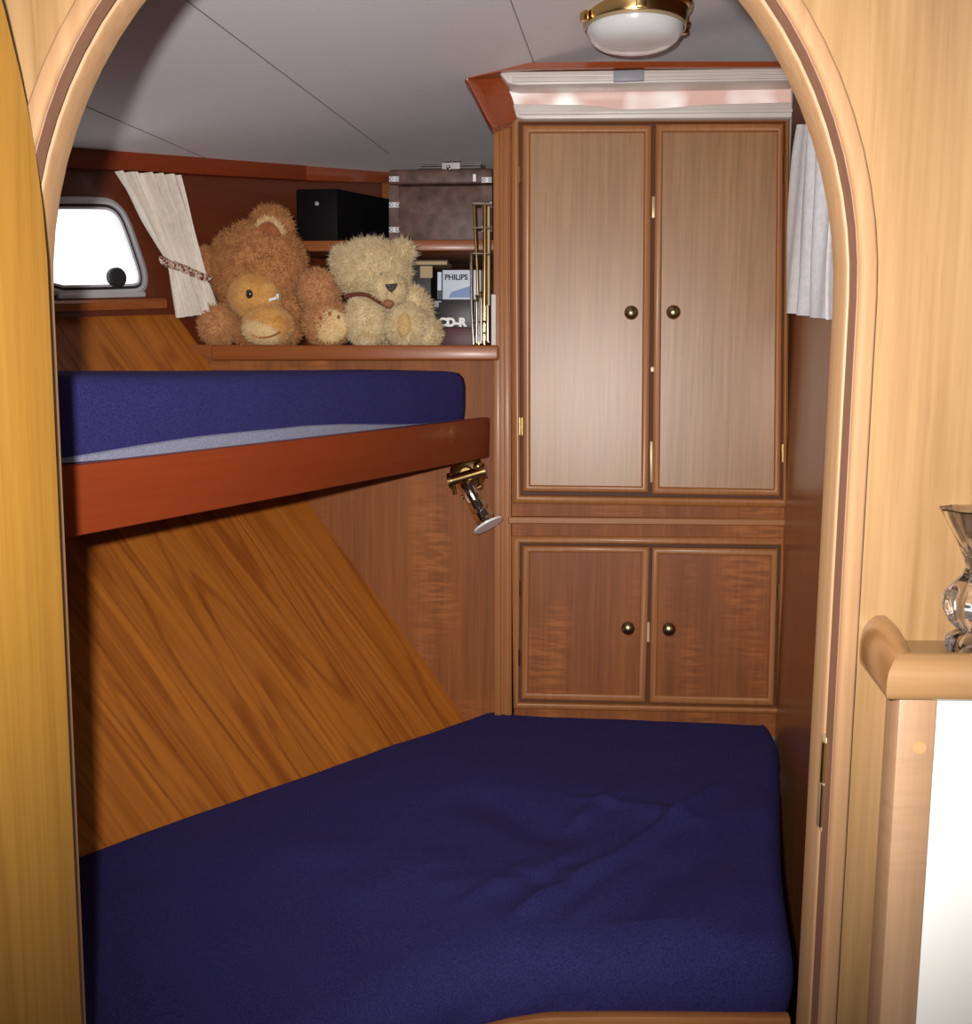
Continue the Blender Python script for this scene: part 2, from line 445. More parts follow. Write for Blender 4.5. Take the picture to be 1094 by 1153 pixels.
# ---- window_1 on the hull side
ins = []
def inset(pts, k):
    n = len(pts); out = []
    for i in range(n):
        t = (pts[(i+1) % n] - pts[i-1]).normalized(); nn = t.cross(W.n)
        out.append(pts[i] + nn*k)
    return out
test = inset(wo, .01)
sgn = 1 if (sum(((p-cx).length for p in test)) < sum(((p-cx).length for p in wo))) else -1
wl = wo
wl = rounded(wo, 2)
i0 = inset(wl, -.004*sgn); i1 = inset(wl, .004*sgn); i2 = inset(wl, .010*sgn); i3 = inset(wl, .016*sgn); i4 = inset(wl, .021*sgn)
mb = MB()
mb.loops([[p - W.n*.02 for p in i0], [p + W.n*.006 for p in i0], [p + W.n*.010 for p in i1], [p + W.n*.010 for p in i2], [p + W.n*.003 for p in i2], [p + W.n*.003 for p in i3],
          [p + W.n*.007 for p in i3], [p + W.n*.007 for p in i4], [p - W.n*.02 for p in i4]])
window = tag(mb.build('window_1', M['alu'], angle=25), kind='structure')
mb = MB(); mb.loops([[p + W.n*.004 for p in i2], [p + W.n*.004 for p in i3]]); mb.build('seal', M['rubber'], window)
mb = MB(); pp = [p - W.n*.004 for p in i4]; mb.prism(pp, [p - W.n*.010 for p in i4]); mb.build('pane', M['daylight'], window)
kc = W.hit(124, 313); mb = MB()
mb.lathe(kc + W.n*.0, W.n, [(.004, -.004), (.006, .012), (.019, .014), (.021, .019), (.021, .030), (.018, .034), (.0, .034)], 24); mb.build('knob', M['rubber'], window)
mb = MB()
s0, s1 = W.hit(62, 330), W.hit(160, 328)
mb.obox(s0 - V((0,0,.013)), s1 - s0, W.n*.014, V((0,0,.011))); mb.build('window_sill', M['alu'], window, bevel=.002)

# ---- back wall left of the wardrobe, pilaster, recess
mb = MB()
slab(mb, B, [(150, 408), (560, 408), (566, 830), (150, 830)], -.05, -.012)
slab(mb, B, [(150, 395), (560, 395), (560, 408), (150, 408)], -.02, -.012)
tag(mb.build('wall_back', M['wall']), kind='structure')
RECD = 1.02
print('ceil hit', CE.hit(540, 184), CE.hit(500,186))
mb = MB()
RB = Plane(B.o + V((math.sin(PSI), math.cos(PSI), 0))*RECD, (-math.sin(PSI), -math.cos(PSI), 0))
a0 = RB.hit(330, 120); a1 = RB.hit(640, 120); 
mb.obox((a0.x-.3, a0.y+.03, 1.38), V((a1.x-a0.x+.9, (a1.y-a0.y)*(a1.x-a0.x+.9)/(a1.x-a0.x), 0)), (0.0, .03, 0), (0, 0, .80))
tag(mb.build('wall_recess', M['recess']), kind='structure')
mb = MB()
slab(mb, B, [(555, 128), (574, 128), (576, 830), (557, 830)], -.60, .000)
slab(mb, B, [(555.5, 146), (562.5, 146), (564, 830), (557, 830)], -.01, .007)
slab(mb, B, [(566, 138), (572.5, 138), (574.5, 830), (568, 830)], -.01, .003)
tag(mb.build('trim_4', M['mouldV'], bevel=.0012), kind='structure')
# long shelf behind the bears + nosing
SD = V((math.sin(PSI), math.cos(PSI), 0))
s_l = B.hit(150, 389); s_r = B.hit(557, 389)
shelf_top = (B.hit(232, 389).z + B.hit(562, 389).z)/2
mb = MB()
y_l = V((s_l.x, s_l.y, 0)); y_r = V((s_r.x, s_r.y, 0))
mb.prism([V((y_l.x, y_l.y, shelf_top-.022)), V((y_r.x, y_r.y, shelf_top-.022)), V((y_r.x+SD.x*.57, y_r.y+SD.y*.57, shelf_top-.022)), V((y_l.x+.9+SD.x*.57-.28, y_l.y+SD.y*.57, shelf_top-.022))],
         [V((y_l.x, y_l.y, shelf_top)), V((y_r.x, y_r.y, shelf_top)), V((y_r.x+SD.x*.57, y_r.y+SD.y*.57, shelf_top)), V((y_l.x+.9+SD.x*.57-.28, y_l.y+SD.y*.57, shelf_top))])
o = thing('wall_shelf', (y_r.x, y_r.y, shelf_top), 'long red-brown wooden shelf with rounded front edge carrying the plush bears', 'shelf')
mb.build('shelf_board', M['shelf'], o)
mb = MB(); mb.prism(quad(B, [(240, 389), (562, 389), (562, 406), (240, 406)], -.03), quad(B, [(240, 389), (562, 389), (562, 406), (240, 406)], .016))
mb.build('nosing', M['shelf'], o, bevel=.005, seg=3)
SHELF = shelf_top

# ---- right-hand wall
mb = MB(); r0 = R.o + RD*-.12; r1 = R.o + RD*1.40
mb.prism([V((r0.x, r0.y, 0)), V((r1.x, r1.y, 0)), V((r1.x, r1.y, 2.2)), V((r0.x, r0.y, 2.2))], [V((r0.x+.03, r0.y, 0)), V((r1.x+.03, r1.y, 0)), V((r1.x+.03, r1.y, 2.2)), V((r0.x+.03, r0.y, 2.2))])
tag(mb.build('wall_right', M['rightwall']), kind='structure')

# ---- bulkhead with arched doorway (front wall), frame, open door
AX, AW, ZS, AH = -.0385, .3365, 1.449, .362
def arch(w, n=40, zb=0.0):
    """opening outline grown outwards by w, from bottom left over the top to bottom right"""
    a = AW + w; h = AH + w; pts = [(AX - a, zb)] + [(AX - a, zb + (ZS - zb)*k/6) for k in range(1, 6)]
    for k in range(n + 1):
        t = PI - PI*k/n; e = 1.0
        c, s = math.cos(t), math.sin(t)
        pts.append((AX + a*math.copysign(abs(c)**e, c), ZS + h*abs(s)**e))
    pts += [(AX + a, zb + (ZS - zb)*k/6) for k in range(5, 0, -1)] + [(AX + a, zb)]
    return pts
def at(pts, y): return [V((x, y, z)) for x, z in pts]
mb = MB(); inner = arch(.006); 
X0, X1, Z1 = -1.35, 1.3, 2.3
def blast(p):
    x, z = p; cxx = AX
    if z <= ZS: return (X0 if x < cxx else X1, z)
    a = math.atan2(z - ZS, x - cxx); t = a/PI   # 0 right .. 1 left
    if t < .25: return (X1, ZS + (Z1-ZS)*t/.25)
    if t > .75: return (X0, ZS + (Z1-ZS)*(1-t)/.25)
    return (X1 + (X0-X1)*(t-.25)/.5, Z1)
outer = [blast(p) for p in inner]
mb.loops([at(outer, .88), at(outer, .85), at(inner, .85), at(inner, .88)], closed=False)
mb.loops([at(inner, .88), at(outer, .88)], closed=False)
tag(mb.build('wall_front', M['near'], smooth=False), kind='structure')
# door frame: rebated architrave swept round the arch
prof = [(0.004, .903), (0.0, .899), (0.0, .870), (.0012, .868), (.0055, .867), (.0060, .858), (.0012, .857), (.0002, .855), (.0002, .839), (.0009, .8362), (.0028, .8345),
        (.0122, .8345), (.0142, .8358), (.0150, .838), (.0154, .842), (.0154, .852)]
mb = MB(); mb.loops([at(arch(w), y) for w, y in prof], closed=False)
frame = tag(mb.build('trim_5', M['frame'], angle=40), kind='structure')
mb = MB(); mb.loops([at(arch(w), y) for w, y in ((.002, .8585), (-.0006, .8575), (-.0006, .8395), (.002, .8390))], closed=False); mb.build('rebate', M['rebate'], frame)
# strike plate on the right jamb
mb = MB(); zc0, zc1 = hitY(934, 838, .84).z, hitY(934, 945, .84).z
hx = AX + AW + .001
mb.box((hx-.0022, .8545, zc1), (hx+.004, .8690, zc0))
hingeo = mb.build('strike_plate', M['brassdull'], frame, bevel=.0008); 
mb = MB(); mb.tube([(hx-.002, .8560, zc0-.004), (hx-.002, .8560, zc0-.040)], .0032, 12)
mb.tube([(hx-.0018, .8565, zc0-.043), (hx-.0018, .8565, zc1+.004)], .0020, 12); mb.build('keeper', M['brass'], frame)

# open arched door, hinged on the left jamb, swung towards the saloon
DX = -.357; DW = .62
mb = MB()
def door_outline():
    pts = [(0, .06)]
    pr = [(.0, 1.475), (.004, 1.515), (.012, 1.552), (.022, 1.583), (.035, 1.612), (.055, 1.648), (.08, 1.683), (.115, 1.72), (.16, 1.755), (.21, 1.78), (.26, 1.795), (.31, 1.80)]
    pts += pr; pts += [(DW - s, z) for s, z in reversed(pr)] + [(DW, .06)]
    return pts
for px_, py_ in ((8,0),(30,90),(38,148),(45,200),(52,274),(62,450)):
    r = ray(px_, py_); print('doorpt', px_, py_, tuple(round(c,3) for c in (CAM + r*(DX/r.x))))
DO = door_outline()
mb.prism([V((DX, .846 - s, z)) for s, z in DO], [V((DX - .024, .846 - s, z)) for s, z in DO])
tag(mb.build('door_1', M['door'], smooth=False), kind='structure')

# ================================================================== WARDROBE AND LOCKER
def knob(px, py, parent, pl, d):
    c = pl.hit(px, py) + pl.n*d
    mb = MB(); mb.lathe(c, pl.n, [(.009, 0), (.009, .002), (.0045, .004), (.0045, .010), (.0115, .014), (.0150, .020), (.0150, .025), (.0125, .030), (.007, .033), (0, .034)], 24)
    mb.build('knob', M['knob'], parent)
def hinge(x, y0, y1, parent, d=.006, w=3):
    mb = MB(); slab(mb, B, rect(x-w/2, y0, x+w/2, y1), d-.01, d); mb.tube([B.hit(x, y0)+B.n*(d+.001), B.hit(x, y1)+B.n*(d+.001)], .0025, 8)
    mb.build('hinge', M['brass'], parent)
def cab_door(root, out, inn, kn, panel_mat):
    """framed door: rails and stiles, sunk panel, knob"""
    mb = MB()
    # rails and stiles: rounded moulding
    ring(mb, B, out, inn, [(0, -.012), (0, .004), (.08, .007), (.35, .009), (.75, .0085), (.93, .006), (1, .0015), (1, -.004)])
    d = mb.build('door', M['mouldV'], root, angle=50)
    mb = MB(); slab(mb, B, inn, -.010, .0005); mb.build('panel', panel_mat, d)
    knob(kn[0], kn[1], d, B, .0005)
    return d

# upper wardrobe
u_loc = B.pt(*B.ab(730, 600), 0)
ward = thing('wardrobe', u_loc, 'tall two-door wooden wardrobe with brass knobs under the bright hatch', 'wardrobe')
mb = MB(); slab(mb, B, [(577, 128), (889, 128), (887, 580), (577, 578)], -.58, -.010); mb.build('body', M['gap'], ward)
mb = MB()
ring(mb, B, [(574, 126), (889, 126), (886, 584), (576, 581)], [(576, 131), (886, 131), (884, 571), (578, 566)], [(0, -.02), (0, -.002), (1, -.002)])
mb.build('rail', M['wall'], ward)
mb = MB()
ring(mb, B, [(575, 131), (888, 131), (885, 571.5), (577, 566.5)], [(584.5, 138.5), (883.5, 137.5), (880, 561.5), (586, 557.5)], [(0, -.02), (0, .003), (.1, .006), (.4, .009), (.7, .009), (.92, .006), (1, .001), (1, -.02)])
mb.build('face_frame', M['mouldV'], ward, angle=50)
d1 = cab_door(ward, [(588, 141.5), (733.5, 141.5), (730, 554.5), (588.5, 553)], [(597, 150.5), (725, 150), (721.5, 547.5), (597, 546)], (710, 353), M['panelU'])
d2 = cab_door(ward, [(737.5, 140.5), (881.5, 139.5), (877.5, 558.5), (733.5, 556)], [(746, 149.5), (874.5, 149), (870.5, 550.5), (742.5, 548)], (757, 352.5), M['panelU'])
d1['label'] = 'left wardrobe door'; d2['label'] = 'right wardrobe door'
hinge(585.5, 188, 206, d1); hinge(586.5, 470, 490, d1); hinge(883.5, 175, 207, d2); hinge(880.5, 500, 520, d2)
for rc, h_ in ((rect(731.5, 497, 734.5, 543), .007), (rect(732, 413, 736.5, 419), .009), (rect(733.5, 222, 737, 246), .008)):
    mb = MB(); slab(mb, B, rc, -.006, h_); mb.build('door_bolt', M['brassdull'], ward, bevel=.0005)

# lower locker
l_loc = B.hit(728, 800)
lock = thing('locker', l_loc, 'low two-door wooden locker below the wardrobe at the head of the lower berth', 'cupboard')
mb = MB(); slab(mb, B, [(577, 588), (887, 590), (882, 830), (580, 830)], -.58, -.010); mb.build('body', M['gap'], lock)
mb = MB()
ring(mb, B, [(576, 583), (886, 586), (883, 830), (579, 830)], [(576, 603.5), (882, 605.5), (879, 803), (580, 797)], [(0, -.02), (0, -.002), (1, -.002)])
mb.build('rail', M['wall'], lock)
mb = MB(); q = [(572, 581.5), (886, 584), (886, 592), (572, 589.5)]
ring(mb, B, q, [(574, 583.5), (885, 586), (885, 590), (574, 587.5)], [(0, -.004), (0, .003), (.6, .006), (1, .006)]); slab(mb, B, [(574, 583.5), (885, 586), (885, 590), (574, 587.5)], -.002, .006)
mb.build('moulding', M['mouldH'], lock)
mb = MB()
ring(mb, B, [(575.5, 603), (882, 605), (879, 803.5), (578, 797.5)], [(586, 611.5), (878, 614), (873.5, 796.5), (584, 790)], [(0, -.02), (0, .003), (.1, .006), (.4, .009), (.7, .009), (.92, .006), (1, .001), (1, -.02)])
mb.build('face_frame', M['mouldV'], lock, angle=50)
d3 = cab_door(lock, [(588.5, 614), (731, 615.5), (726.5, 790), (586.5, 786.5)], [(596.5, 621.5), (721.5, 622.5), (718, 781.5), (594.5, 779)], (706.5, 705), M['panelL'])
d4 = cab_door(lock, [(734, 616), (875, 617.5), (870.5, 794), (730.5, 790.5)], [(742, 624), (867, 626), (863, 784.5), (738.5, 782)], (752, 706), M['panelL'])
d3['label'] = 'left locker door'; d4['label'] = 'right locker door'
for x, y in ((585.5, 661), (584.5, 740)): hinge(x, y-9, y+9, d3)
for x, y in ((876.5, 667), (873.5, 747)): hinge(x, y-9, y+9, d4)
mb = MB(); slab(mb, B, rect(727, 700, 731, 722), -.008, .006); mb.build('door_bolt', M['brassdull'], lock)

# ---- hatch above the wardrobe (window_2) with mahogany coaming
mb = MB()
slab(mb, B, [(572, 86), (892, 86), (892, 100), (580, 103)], -.02, .030)
mb2 = [(563, 88), (892, 84), (892, 98), (585, 103), (573, 101)]
def wavy(qs, d0, d1):
    m_ = MB(); m_.prism(quad(B, qs, d0), quad(B, qs, d1)); return m_
hat = tag(wavy(mb2, -.02, .045).build('window_2', noisy('white_trim', (.60,.55,.51,1), (.66,.61,.57,1), 14, .4), bevel=.004), kind='structure')
TR = hat.data.materials[0]
m_ = MB(); 
for k, (y0, y1) in enumerate(((90, 93.5), (95, 98))): slab(m_, B, [(578, y0+2), (890, y0-2), (890, y1-2), (580, y1+2)], .040, .049)
m_.build('bead', TR, hat, bevel=.0015)
low = [(578, 121), (660, 122), (700, 127), (740, 126), (800, 121.5), (889, 119), (889, 136.5), (590, 138), (582, 136)]
wavy(low, -.01, .028).build('lower_trim', TR, hat, bevel=.004)
m_ = MB(); slab(m_, B, [(584, 129.5), (889, 127), (889, 131), (586, 133.5)], .02, .033); m_.build('bead', TR, hat, bevel=.0015)
m_ = MB(); slab(m_, B, [(570, 97), (892, 94), (892, 126), (578, 130)], -.03, -.015); m_.build('pane', M['hatch'], hat)
# two small white brackets
m_ = MB(); slab(m_, B, [(690, 88), (724, 87), (724, 99), (690, 100)], .04, .052); m_.build('clip', M['grey'], hat, bevel=.002)

corn = [(523, 94), (540, 87), (562, 83), (600, 80), (640, 79.5), (892, 79.5)]
cin = [(557, 152), (575, 130), (566, 99), (573, 88), (640, 87), (892, 85)]
m_ = MB(); A_ = [B.hit(*p) for p in spline([V((x, y, 0)) for x, y in corn], 6) for p in [(p.x, p.y)]]
m_ = MB()
# side cheek: leans inwards towards the pane
o_ = [B.hit(x, y) for x, y in ((523, 94), (531, 107), (540, 124), (548, 140), (556, 152))]
i_ = [B.hit(x, y) for x, y in ((566, 88), (571, 98), (577, 112), (581, 126), (582, 136))]
LL = []
for t, h in ((0, -.03), (0, .042), (.06, .050), (.14, .050), (.30, .040), (.65, .022), (1, .012), (1, -.03)):
    LL.append([a.lerp(b_, t) + B.n*h for a, b_ in zip(o_, i_)])
m_.loops(LL, False)
m_.add([L[0] for L in LL], [tuple(range(len(LL)))]); m_.add([L[-1] for L in LL], [tuple(range(len(LL)))])
corn_o = tag(m_.build('trim_6', M['mahogC'], angle=60), kind='structure')
m_ = MB(); o2 = [B.hit(x, y) for x, y in ((523, 94), (534, 89), (552, 84.5), (575, 81.5), (610, 79.6), (700, 79), (894, 79))]
i2_ = [B.hit(x, y) for x, y in ((529, 98), (545, 94), (560, 91), (578, 88.5), (610, 87.2), (700, 86), (894, 85))]
m_.loops([[p + B.n*h for p in o2] for h in (-.02, .056)] + [[p + B.n*h for p in i2_] for h in (.056, -.02)], False)
m_.build('top_rail', M['mahogC'], corn_o, angle=50)
m_ = MB(); slab(m_, B, [(557, 128), (584, 128), (584, 141), (557, 148)], -.02, .004); m_.build('block', M['wall'], corn_o)

# ================================================================== LOWER BERTH
def bz(px, py, z=None): return hitZ(px, py, ZB if z is None else z)
back_l = bz(524, 803); back_r = V((bz(878, 815).x, bz(878, 815).y, ZB))
nPh = V((P.n.x, P.n.y, 0)).normalized()
left_c = [bz(527, 805), bz(300, 882), bz(90, 957)]
ext_d = (left_c[2] - left_c[1]).normalized()
left_c += [left_c[2] + ext_d*.35, left_c[2] + ext_d*.62]
front_c = [left_c[-1], V((-.50, .93, ZB)), V((-.32, .95, ZB)), V((-.225, 1.03, ZB)), V((-.145, 1.13, ZB)), V((-.055, 1.23, ZB)), V((.045, 1.285, ZB)), V((.14, 1.296, ZB)), V((.30, 1.298, ZB)), V((.418, 1.298, ZB))]
right_c = [V((.418, 1.298, ZB)), bz(896, 1062), bz(889, 1020), bz(881, 955), bz(879, 880), back_r]
back_c = [back_r, bz(730, 806), bz(600, 800), bz(556, 797.5), left_c[0]]
NS = 150
sides = [resample(spline(c, 10), NS) for c in (left_c, front_c, right_c, back_c)]
loop = [p for s in sides for p in s[:-1]]
for _k in range(18): loop = [(loop[i-1] + loop[i]*2 + loop[(i+1) % len(loop)])/4 for i in range(len(loop))]
def offset_loop(lp, k):
    n = len(lp); out = []
    ar = sum(lp[i].x*lp[(i+1) % n].y - lp[(i+1) % n].x*lp[i].y for i in range(n)); sg = 1 if ar > 0 else -1
    for i in range(n):
        t = V((0,0,0))
        for j in range(1, 5): t += (lp[(i+j) % n] - lp[i-j])
        t.normalize(); out.append(lp[i] + V((-t.y, t.x, 0))*(k*sg))
    return out
loop = [V((min(p.x, rx(p.y) - .004), max(p.y, .915), p.z)) for p in loop]
RB_ = .050
_nl = len(loop); _n1 = NS - 1
kk = [.080 if _n1*1.15 < i < _n1*1.97 else .028 for i in range(_nl)]
for _k in range(120): kk = [(kk[i-1] + kk[i]*2 + kk[(i+1) % _nl])/4 for i in range(_nl)]
def offset_var(lp, ks):
    o = []
    a1 = offset_loop(lp, 1.0)
    return [p + (q - p)*k for p, q, k in zip(lp, a1, ks)]
inn = offset_var(loop, kk)
for _k in range(12): inn = [(inn[i-1] + inn[i]*2 + inn[(i+1) % _nl])/4 for i in range(_nl)]
n1 = NS - 1
Sd = [inn[0:n1+1], inn[n1:2*n1+1], inn[2*n1:3*n1+1], inn[3*n1:4*n1] + [inn[0]]]
# Coons patch: left side s[0] (back->front), front s[1] (left->right), right s[2] (front->back), back s[3] (right->left)
Lc, Fc, Rc, Bc = Sd[0], Sd[1], Sd[2][::-1], Sd[3][::-1]
def ridge(p, a, b_, w, amp):
    ab = b_ - a; L = ab.length; t = (p - a).dot(ab)/L/L; 
    if t < -.15 or t > 1.15: return 0
    d = (p - a) - ab*t; dd = d.length/w
    return amp*1.15*math.exp(-dd*dd*.9)*smooth(-.15, .2, t)*(1 - smooth(.75, 1.15, t))
folds = [((625, 1012), (805, 888), .010, .007), ((560, 1005), (655, 955), .012, .006), ((700, 912), (800, 925), .02, .005), ((380, 1010), (520, 960), .05, .006), ((800, 1010), (872, 900), .04, .007), ((575, 1040), (690, 965), .016, .010), ((690, 975), (815, 880), .012, .009), ((590, 1030), (650, 975), .016, .006), ((650, 1035), (715, 975), .018, .006), ((700, 1040), (765, 970), .02, -.005),
         ((530, 890), (640, 945), .05, -.013), ((640, 930), (700, 890), .018, .008), ((640, 900), (770, 915), .016, .006), ((480, 1000), (600, 985), .03, .005), ((520, 1020), (610, 965), .015, .006), ((690, 1090), (870, 1000), .05, .010),
         ((300, 960), (480, 960), .05, .004), ((760, 990), (860, 930), .05, -.006), ((560, 985), (650, 1000), .02, -.006)]
folds = [(bz(*a), bz(*b_), w, k) for a, b_, w, k in folds]
def bedh(p):
    h = sum(ridge(p, *fo) for fo in folds)
    h += .004*mnoise.noise(V((p.x*4, p.y*4, 0))) + .0022*mnoise.noise(V((p.x*11, p.y*11, 5)))
    return h
top = []
for i in range(n1+1):
    row = []; s = i/n1
    for j in range(n1+1):
        t = j/n1
        p = Lc[i]*(1-t) + Rc[i]*t + Bc[j]*(1-s) + Fc[j]*s - (Bc[0]*(1-s)*(1-t) + Bc[-1]*(1-s)*t + Fc[0]*s*(1-t) + Fc[-1]*s*t)
        row.append(V((p.x, p.y, ZB + bedh(p))))
    top.append(row)
mb = MB(); mb.loops(top, False)
sk = []
def skirt_dir(i):
    a, b_ = inn[i], loop[i]; return (b_ - a)
THK = ZB - hitY(720, 1144.5, 1.300).z
print('THK', THK)
def pushP(p, k=.004):
    d = (p - P.o).dot(P.n) - k
    p = p if d >= 0 else p - nPh*(d/P.n.dot(nPh))
    return V((p.x, max(p.y, .912), p.z))
for a in (0, 15, 30, 45, 60, 75, 90):
    r = math.radians(a); sk.append([V((inn[i].x + skirt_dir(i).x*math.sin(r), inn[i].y + skirt_dir(i).y*math.sin(r), ZB + bedh(inn[i])*math.cos(r) - RB_*(1-math.cos(r)))) for i in range(len(inn))])
for zz in (.3, .6, .85, 1.0):
    k = 1 - .06*smooth(.6, 1, zz)
    def wv(i):
        return 1 + .16*mnoise.noise(V((loop[i].x*26 + zz*1.4, loop[i].y*26, zz*1.0)))*math.sin(min(1, zz+.15)*PI*.9)
    sk.append([V((inn[i].x + skirt_dir(i).x*k*wv(i), inn[i].y + skirt_dir(i).y*k*wv(i), ZB - RB_ - (THK - RB_)*zz)) for i in range(len(inn))])
sk = [[pushP(p) for p in L] for L in sk]
mb.loops(sk, True, False, True)
bedm = mb.build('mattress', M['navy'], angle=60)
bm = bmesh.new(); bm.from_mesh(bedm.data); bmesh.ops.remove_doubles(bm, verts=bm.verts[:], dist=.00002); bmesh.ops.recalc_face_normals(bm, faces=bm.faces[:])
for f_ in bm.faces: f_.smooth = True
for e_ in bm.edges: e_.smooth = len(e_.link_faces) == 2 and e_.calc_face_angle(0) < 1.2
bm.to_mesh(bedm.data); bm.free()
tag(bedm, 'large navy blue fitted mattress with creases filling the lower berth', 'mattress')
# berth base under it
berth = thing('berth_base', (.1, 1.6, 0), 'wooden berth base with rounded front rim under the large navy mattress', 'bed base')
mb = MB(); bl_ = offset_loop(loop, .012)[::3]
zt = ZB - THK - .002
mb.loops([[pushP(V((p.x, p.y, z)), .03) for p in bl_] for z in (0, .15, .3, zt)], True, True, True); mb.build('plinth', M['wall'], berth)
fr = sides[1]; fr = [p for p in fr if p.x > -.33]
L = []
for p, q in zip(fr, fr[1:] + [fr[-1] + (fr[-1]-fr[-2])]):
    t = (q - p).normalized(); nn = V((t.y, -t.x, 0)); pb = p - nn*.006
    L.append([V((pb.x, pb.y, z)) + nn*k for k, z in ((0, zt-.06), (.020, zt-.06), (.020, zt+.004), (.017, zt+.010), (.010, zt+.012), (.003, zt+.010), (0, zt+.004))])
mb = MB(); mb.loops(L, True, True, True); mb.build('front_rim', M['mouldH'], berth, angle=45)

# ================================================================== UPPER BUNK
BE = B.off(.012)
er_t, er_b = BE.hit(552, 470), BE.hit(551, 515)
d_r = er_t.y; d_l = d_r*45/82.5
el_t, el_b = hitY(66, 526, d_l), hitY(66, 608, d_l)
ex = (el_t - er_t); ex_h = V((ex.x, ex.y, 0)).normalized(); bn = V((ex_h.y, -ex_h.x, 0))
if bn.x < 0 and bn.y > 0: bn = -bn
if bn.dot(CAM - er_t) < 0: bn = -bn
ext = 1 + (.95 - el_t.y)/(el_t.y - er_t.y)
el_t2 = er_t + (el_t - er_t)*ext; el_b2 = er_b + (el_b - er_b)*ext
print('board', er_t, er_b, el_t, el_b, bn)
bunk = thing('bunk', er_b, 'upper bunk with red mahogany front board below the shelf of bears', 'bunk')
mb = MB(); mb.prism([er_t, el_t2, el_b2, er_b], [p - bn*.022 for p in (er_t, el_t2, el_b2, er_b)]); mb.build('front_board', M['mahog'], bunk, bevel=.003)
hz = er_b.z + .015
def hullpt(z, yref_plane_hit):  # point of the hull panel at height z on the line through a point on B
    return None
def P_at(z, s):   # point on hull panel at height z, s metres from B towards the door
    # intersection of hull panel and B at height z
    a, b_ = B.hit(520, 803), B.hit(188, 345); q = a.lerp(b_, (z - a.z)/(b_.z - a.z)); return q + alongb*s
zb_ = er_t.z - .030
hb = P_at(zb_ - .02, 0.0) + P.n*.004; hf = P_at(zb_ - .02, 0); hf = hf + alongb*((.95 - hf.y)/alongb.y) + P.n*.004
fi_r = er_t - bn*.022; fi_l = el_t2 - bn*.022
bq = [V((p.x, p.y, 0)) for p in (fi_r, hb, hf, fi_l)]
mb = MB(); mb.prism([p + V((0,0,zb_-.02)) for p in bq], [p + V((0,0,zb_)) for p in bq]); mb.build('base_panel', M['wall'], bunk)
# mattress of the bunk
def bunk_mattress():
    # front edge set back behind the board; right end rounded
    fr0 = er_t - bn*.030 + ex_h*.045; fl0 = el_t2 - bn*.030
    br0 = V((hb.x, hb.y, 0)) + ex_h*.03 + nPh*.01; bl0 = V((hf.x, hf.y, 0)) + nPh*.01
    zt_r = 1.402; zt_l = 1.379
    zb0 = zb_ + .001
    n = 60; L = []
    for i in range(n + 1):
        s = i/n
        f_ = fr0.lerp(fl0, s); b_ = br0.lerp(bl0, s)
        zt = zt_r + (zt_l - zt_r)*min(1, s*1.25)
        # end rounding at the right end
        e = s*(fr0-fl0).length; k = min(1, e/.035); rr = math.sqrt(max(0, 1-(1-k)**2))
        zt2 = zt - .028*(1-rr)
        lin = .010 + .020*smooth(0, .25, s)*(1-.9*smooth(.55, .98, s))
        cross = b_ - f_; cr = V((cross.x, cross.y, 0)); cl = cr.length; c_ = cr.normalized()
        row = []
        zf0 = zb0
        for (o_, z_) in ((.006, zf0), (.001, zf0+.012), (-.004, zt2-.075), (-.004, zt2-.030), (0.0, zt2-.013), (.010, zt2-.003), (.025, zt2), (cl*.3, zt2+.002), (cl*.5, zt2), (cl*.8, zt2-.002), (cl-.02, zt2-.004), (cl-.004, zt2-.02), (cl-.002, zt2-.06), (cl, zf0+.012), (cl-.02, zf0)):
            p = V((f_.x, f_.y, 0)) + c_*(o_ + .02*(1-rr)); w = .0018*mnoise.noise(V((p.x*14, p.y*14, z_*14)))
            row.append(V((p.x, p.y, z_ + w)) - c_*w)
        L.append(row)
    m_ = MB(); m_.loops(L, True, True, True)
    o = m_.build('mattress', M['navy'], angle=60)
    # pale lining strip along the bottom of the front face
    m_ = MB(); A_ = []; 
    for i in range(n + 1):
        s = i/n; f_ = fr0.lerp(fl0, s); cross = br0.lerp(bl0, s) - f_; c_ = V((cross.x, cross.y, 0)).normalized()
        fade = smooth(.10, .42, s)*(1 - .75*smooth(.55, .85, s))
        zt = er_t.z + (el_t2.z - er_t.z)*s
        h = -.004 + .020*fade
        p = V((f_.x, f_.y, 0)) - c_*.0055
        A_.append([p + c_*.012 + V((0,0,zb0+.002)), p + V((0,0,zb0+.002)), p + V((0,0,zt + h)), p + c_*.004 + V((0,0,zt + h + .002)), p + c_*.012 + V((0,0,zt + h))])
    m_.loops(A_, True, True, True); ln = m_.build('lining', M['lining'], o); ln['label'] = 'pale grey lining strip'
    return o
bmo = bunk_mattress(); tag(bmo, 'navy blue bunk mattress with pale lining strip behind the red board', 'mattress')

